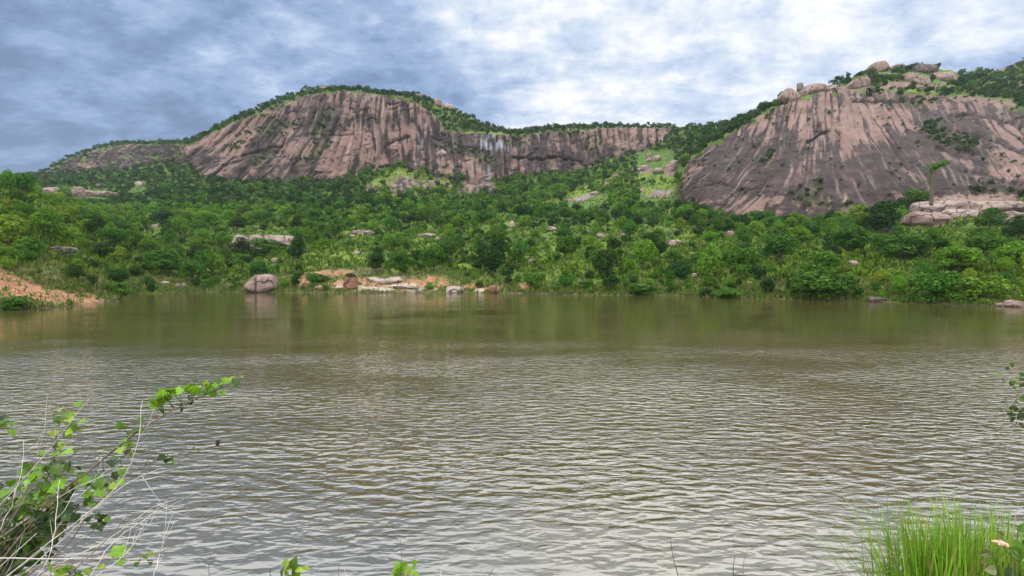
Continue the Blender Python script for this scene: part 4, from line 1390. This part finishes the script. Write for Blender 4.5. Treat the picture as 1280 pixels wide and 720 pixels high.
branch([(-60, 760, 1.75), (40, 712, 1.75), (100, 702, 1.75), (150, 698, 1.8), (200, 694, 1.8)], .004, .001,
       [(150, 694, 18, BRT, 'lobed'), (146, 690, 15, BRT, 'ovate'), (155, 688, 16, YEL, 'ovate'), (152, 700, 16, BRT, 'ovate'), (141, 695, 13, MIDG, 'ovate'),
        (178, 696, 17, BRT, 'ovate'), (184, 691, 16, BRT, 'ovate'), (174, 700, 15, MIDG, 'ovate'), (186, 700, 12, MIDG, 'ovate')])
branch([(-60, 800, 1.7), (30, 740, 1.7), (75, 722, 1.7), (110, 712, 1.75)], .005, .001, along([(70, 722), (90, 712), (112, 708)], 26, 7, 11, 19, [BRT, BRT, YEL, MIDG], 'ovate'))
for k in range(17):
    ex, ey = rgf.uniform(0, 80), rgf.uniform(570, 700)
    Yb = rgf.uniform(1.75, 2.35)
    pts = [(-70, 790, Yb), ((ex - 70) / 2 - 8, (ey + 790) / 2 + 10, Yb), (ex, ey, Yb + .05)]
    cols = [DRK, DRK, MIDG, DRK, OLD] if ey > 620 else [DRK, MIDG, BRT]
    branch(pts, .006, .0012, along([((ex - 20), ey + 35), (ex, ey)], 26, 13, 9, 19, cols, 'lobed' if k % 2 else 'ovate'))

# bleached dead stems in front of it
droot = Vector((-2.35, 1.95, bank_z(-2.35, 1.95)))
db = link("dry_shrub", None, None, droot, "bleached dead stems fanning out in front of the leafy shrub at the left", "shrub")
dinv = np.array(droot)


def dry_stem(pts, r0, r1, mat, forks=2):
    pp = path_px(pts, 16)
    pp[1:-1] += rgf.normal(size=(14, 3)) * 0.0022
    start = np.array([droot + Vector((rgf.uniform(-.15, .15), rgf.uniform(-.1, .1), 0))])
    pp = np.concatenate([start, pp])
    mb = MB()
    mb.tube(pp - dinv, np.linspace(r0, r1, len(pp)), 5)
    for k in range(forks):
        j = rgf.integers(8, 15)
        a = pp[j]
        d = (pp[j + 1] - pp[j - 1])
        d /= np.linalg.norm(d)
        L_ = rgf.uniform(.05, .16)
        e = a + (d + rgf.normal(size=3) * np.array([.4, .2, .55])) * L_
        m1 = (a + e) / 2 + rgf.normal(size=3) * .012
        mb.tube([a - dinv, m1 - dinv, e - dinv], [r1 * 1.3, r1, r1 * .6], 4)
    link("stem", mb.mesh("stem", [mat], True), db)


for pts in [[(-60, 760, 1.9), (20, 690, 1.9), (100, 620, 1.95), (150, 572, 2.0)], [(-40, 770, 1.8), (60, 690, 1.85), (150, 610, 1.9), (205, 585, 1.95)],
            [(-40, 780, 1.8), (50, 720, 1.8), (140, 670, 1.85), (190, 635, 1.9), (230, 622, 1.9)], [(0, 770, 1.75), (60, 712, 1.8), (190, 692, 1.8), (250, 672, 1.85), (284, 653, 1.85)],
            [(-40, 700, 1.7), (40, 698, 1.75), (130, 700, 1.8), (190, 703, 1.8), (246, 704, 1.85)], [(-30, 750, 1.8), (60, 680, 1.8), (140, 615, 1.9), (170, 560, 1.95), (178, 500, 2.0)],
            [(20, 780, 1.7), (90, 715, 1.75), (160, 645, 1.8), (180, 600, 1.85), (200, 560, 1.9)], [(80, 790, 1.7), (125, 700, 1.7), (165, 660, 1.75), (185, 650, 1.8)],
            [(-60, 740, 1.9), (10, 650, 1.95), (45, 590, 2.0), (50, 535, 2.0)], [(-50, 740, 1.9), (0, 660, 1.9), (25, 600, 1.95), (30, 550, 2.0)],
            [(30, 780, 1.7), (120, 720, 1.7), (160, 690, 1.75), (185, 650, 1.8)], [(10, 770, 1.75), (60, 700, 1.75), (70, 640, 1.8), (75, 600, 1.85)],
            [(170, 790, 1.75), (195, 715, 1.75), (200, 690, 1.78), (215, 645, 1.8)]]:
    dry_stem(pts, .0024, .0007, M_DRY if rgf.random() < .7 else M_TWIG, 3)
for k in range(13):
    x0, y0 = rgf.uniform(-60, 30), rgf.uniform(660, 780)
    an = R(rgf.uniform(22, 52))
    L_ = rgf.uniform(110, 250)
    Yd = rgf.uniform(1.7, 2.05)
    x1, y1 = x0 + L_ * math.cos(an), y0 - L_ * math.sin(an)
    dry_stem([(x0, y0, Yd), ((x0 + x1) / 2, (y0 + y1) / 2 + rgf.uniform(-14, 10), Yd), (x1, y1 + rgf.uniform(-10, 15), Yd + .05)], .0022, .0005, M_DRY if rgf.random() < .6 else M_TWIG, 2)

# tall grass on the right
M_BLADE = mat_leaf("grass_blades", 'ATT', 0.45, 0.35, 0.2)


def grass_tuft(cx, cy, label, n, tips, hgt, seed, rad=0.2, wid=.0042):
    rg5 = np.random.default_rng(seed)
    rt = Vector((cx, cy, bank_z(cx, cy)))
    vs, qs, cs = [], [], []
    n0_ = 0
    T = np.linspace(0, 1, 9)
    for i in range(n):
        b = np.array([rg5.normal() * rad, rg5.normal() * rad * .6, -.02])
        an = rg5.uniform(0, 2 * math.pi)
        out_d = np.array([math.cos(an), math.sin(an) * .8, 0]) * 0.6 + np.array([b[0], b[1], 0]) * 2.0 / max(rad * 2, .01) * .35
        L_ = hgt * rg5.uniform(.55, 1.1)
        spread = rg5.uniform(.05, .55) if rg5.random() < .7 else rg5.uniform(.45, .78)
        droop = rg5.uniform(0.1, .6) * spread * 1.2
        c = b + np.outer(T * .35 + T ** 2 * .65, out_d) * L_ * spread + np.outer(T - droop * T ** 3, np.array([0, 0, 1])) * L_
        sd = np.cross(out_d, [0, 0, 1]) + rg5.normal(size=3) * .2
        sd /= np.linalg.norm(sd) + 1e-9
        w = wid * rg5.uniform(.6, 1.3) * (1 - T ** 2.2) * np.minimum(1, T * 3 + .5)
        v = np.stack([c - sd * w[:, None], c + sd * w[:, None]], 1).reshape(-1, 3)
        q = np.array([(2 * j, 2 * j + 1, 2 * j + 3, 2 * j + 2) for j in range(8)]) + n0_
        f = rg5.uniform(.75, 1.25)
        base_c = np.array(((.17, .33, .03), (.11, .25, .025), (.22, .36, .05))[rg5.integers(3)]) if rg5.random() < .8 else np.array(((.34, .30, .12), (.28, .22, .12))[rg5.integers(2)])
        cs.append(np.concatenate([np.broadcast_to(base_c * f, (18, 3)), np.ones((18, 1))], 1))
        vs.append(v)
        qs.append(q)
        n0_ += 18
    o = link("grass_tuft", mesh_np("grass_tuft", np.concatenate(vs), np.concatenate(qs), [M_BLADE], False, {'Col': np.concatenate(cs)}), None, rt, label, "grass")
    return o


GY = 2.25
gx = float(P(1205, 700, GY).x)
grass_tuft(gx, GY, "tall bright green grass tuft at the right on the near bank", 2300, None, .69, 3, .15, .0048)
grass_tuft(gx - .27, GY - .1, "thin dry grass tuft left of the tall bright grass", 34, None, .46, 4, .05, .0022)

# flowering plant at the far right
FX = P(1262, 700, 2.0)
frt = Vector((FX.x + .05, 2.0, bank_z(FX.x, 2.0)))
fp = link("flowering_plant", None, None, frt, "low plant with one small pink flower head at the right edge", "plant")
finv = np.array(frt)
M_PETAL, t_ = new_mat("pink_petals")
out(t_, t_.n('ShaderNodeBsdfPrincipled', {'Base Color': t_.ramp(t_.n('ShaderNodeNewGeometry').outputs['Random Per Island'], [(0, (.75, .22, .22)), (.6, (.85, .42, .36)), (1, (.85, .55, .30))]), 'Roughness': .6}))
fl = P(1251, 680, 2.0)
mb = MB()
mb.tube(smooth_path([(0, 0, 0), list(P(1275, 720, 2.0) - frt), list(fl - frt)], 10), [.003] * 5 + [.0018] * 5, 6)
mb.tube(smooth_path([(0, 0, 0), list(P(1290, 720, 2.0) - frt), list(P(1262, 668, 2.0) - frt)], 10), [.003] * 5 + [.0012] * 5, 6)
link("stem", mb.mesh("stem", [M_TWIG], True), fp)
mb = MB()
for k in range(26):
    a, r_ = rgf.uniform(0, 6.28), math.sqrt(rgf.random()) * .022
    ctr = np.array(fl - frt) + np.array([r_ * math.cos(a), r_ * math.sin(a), .008 * (1 - (r_ / .022) ** 2)])
    for j in range(5):
        a2 = j * 1.2566 + a
        dd = np.array([math.cos(a2), math.sin(a2), .25])
        leaf(mb, ctr, dd, .0085, (1, 1, 1), 'ovate', (0, -.4, 1), 1.2, .1)
link("flower", mb.mesh("flower", [M_PETAL]), fp)
mb = MB()
for (px, py, s, dx, dz, c) in [(1266, 676, 26, .4, -.8, MIDG), (1262, 684, 22, .7, -.6, MIDG), (1275, 690, 24, .5, .3, DRK), (1240, 690, 15, -.8, -.2, OLD), (1234, 704, 14, -.5, .3, OLD), (1262, 708, 24, -.3, -.5, DRK),
                               (1278, 712, 26, .2, -.6, MIDG), (1254, 672, 12, -.5, .6, OLD), (1245, 712, 16, -.8, .1, (.2, .22, .12)), (1272, 665, 14, .4, .6, MIDG), (1284, 702, 26, .8, .1, DRK)]:
    e = P(px, py, 2.0 + rgf.uniform(-.03, .03)) - frt
    leaf(mb, list(e), (dx, rgf.uniform(-.4, .1), dz), s * 2.0 / F, c, 'ovate', (0, -1, .5), .95)
    mb.tube([list(e), list(e * 0.5 + Vector((.01, 0, .0)))], [.0012, .0015], 4, np.array(OLD))
link("foliage", mb.mesh("foliage", [M_LEAFN]), fp)

# overhanging bush at the right edge of the water
rx = P(1330, 520, 4.0)
rr0 = Vector((rx.x, 4.0, bank_z(rx.x, 4.0)))
rb = link("shrub", None, None, rr0, "dark leafy bush tip poking in over the water at the right edge", "shrub")
rinv = np.array(rr0)
for k, (tx_, ty_, n_, cs_) in enumerate([(1264, 464, 22, [MIDG, DRK]), (1274, 500, 60, [DRK, DRK, MIDG]), (1278, 515, 60, [DRK]), (1292, 480, 40, [DRK, MIDG]), (1300, 500, 60, [DRK, MIDG]), (1310, 540, 60, [DRK]), (1340, 470, 70, [DRK, MIDG]), (1370, 450, 70, [MIDG, DRK]), (1400, 480, 80, [DRK, MIDG]), (1430, 510, 80, [DRK, MIDG]), (1360, 520, 90, [DRK]), (1390, 545, 90, [DRK])]):
    pts = [list(rr0 + Vector((0.12 * (k - 2), 0.05 * (k % 3), 0))), list(P(1345 + 14 * k, 585 + 5 * k, 4.0)), list(P((tx_ + 1350) / 2, ty_ + 22, 3.9 + .07 * k)), list(P(tx_, ty_, 3.85 + .06 * k))]
    pp = smooth_path(pts, 14)
    mb = MB()
    mb.tube(pp - rinv, np.linspace(.012, .002, 14), 6)
    st = link("stem", mb.mesh("stem", [M_TWIG], True), rb)
    lm = MB()
    for i in range(n_):
        j = rgf.integers(4, 14) if k > 5 else rgf.integers(8, 14)
        e = pp[j] + rgf.normal(size=3) * (np.array([.08, .08, .05]) if k < 6 else np.array([.14, .14, .12]))
        leaf(lm, e - rinv, rgf.normal(size=3) + np.array([-.3, 0, -.2]), rgf.uniform(.03, .055), cs_[rgf.integers(len(cs_))], 'ovate')
    link("foliage", lm.mesh("foliage", [M_LEAFN]), st)
pp = path_px([(1300, 470, 3.9), (1262, 508, 3.9), (1258, 514, 3.9), (1264, 526, 3.9)], 10)
mb = MB()
mb.tube(pp - rinv, np.linspace(.006, .003, 10), 5)
link("stem", mb.mesh("stem", [M_TWIG], True), rb)


# small weeds and bare stalks along the bottom
def weed(px, py, Yd, label, nleaf, cols, stalk_top, spread=12, size=(10, 18)):
    b = P(px, py, Yd)
    rt = Vector((b.x, Yd, bank_z(b.x, Yd)))
    o = link("weed", None, None, rt, label, "weed", "weeds on the near bank")
    iv = np.array(rt)
    mb = MB()
    mb.tube(smooth_path([(0, 0, 0), list((b - rt) * 0.6 + Vector((.02, 0, 0))), list(b - rt), list(P(stalk_top[0], stalk_top[1], Yd) - rt)], 12), np.linspace(.003, .001, 12), 5)
    link("stem", mb.mesh("stem", [M_TWIG], True), o)
    lm = MB()
    for i in range(nleaf):
        e = P(px + rgf.normal() * spread, py + abs(rgf.normal()) * spread * 1.2 - spread * .5, Yd + rgf.uniform(-.04, .04))
        d = rgf.normal(size=3) + np.array([0, -.3, .1])
        leaf(lm, np.array(e) - iv, d, rgf.uniform(*size) * Yd / F, cols[rgf.integers(len(cols))], 'ovate')
        lm.tube([np.array(e) - iv, np.array(b) * .7 + np.array(rt) * .3 - iv], [.001, .001], 4, np.array(MIDG))
    link("foliage", lm.mesh("foliage", [M_LEAFN]), o)


weed(367, 711, 2.5, "yellow green weed with a dry forked top at the bottom edge", 16, [YEL, MIDG, OLD], (376, 676), 8, (9, 16))
weed(503, 710, 2.5, "fresh bright green weed with a thin stalk at the bottom edge", 20, [BRT, BRT, YEL], (500, 668), 6, (9, 15))
STK = [(838, 673, 848, 722, "long curved dark stalk at the bottom right of middle", M_POD), (919, 695, 917, 722, "dark left stalk of the pair at the bottom edge", M_POD),
       (932, 692, 929, 722, "thin grey right stalk of the pair at the bottom edge", M_TWIG), (804, 714, 807, 724, "tip of a pale stalk left of the long curved one", M_DRY),
       (553, 708, 552, 724, "short pale stalk right of the fresh green weed", M_DRY), (617, 711, 611, 724, "short dark leaning stalk at the bottom middle", M_POD),
       (263, 692, 262, 724, "thin brown stalk right of the dead stems", M_TWIG), (425, 703, 424, 724, "faint grey stalk between the two weeds", M_TWIG), (431, 712, 435, 724, "tip of a white stalk between the two weeds", M_DRY),
       (338, 712, 340, 724, "dark bent stalk left of the yellow green weed", M_POD), (392, 713, 395, 724, "short pale stalk right of the yellow green weed", M_DRY)]
for (x1, y1, x0, y0, lab, mt) in STK:
    Yd = rgf.uniform(2.3, 2.6)
    a, b = P(x0, y0, Yd), P(x1, y1, Yd)
    rt = Vector((a.x + .03, Yd, bank_z(a.x, Yd)))
    mb = MB()
    mb.tube(smooth_path([(0, 0, 0), list((a - rt) * .6), list(a - rt), list((a + b) * .5 - rt + Vector((-.006, 0, 0))), list(b - rt)], 14), np.linspace(.0032, .0011, 14), 5)
    link("stalk", mb.mesh("stalk", [mt], True), None, rt, lab, "stalk", "bare stalks on the near bank")
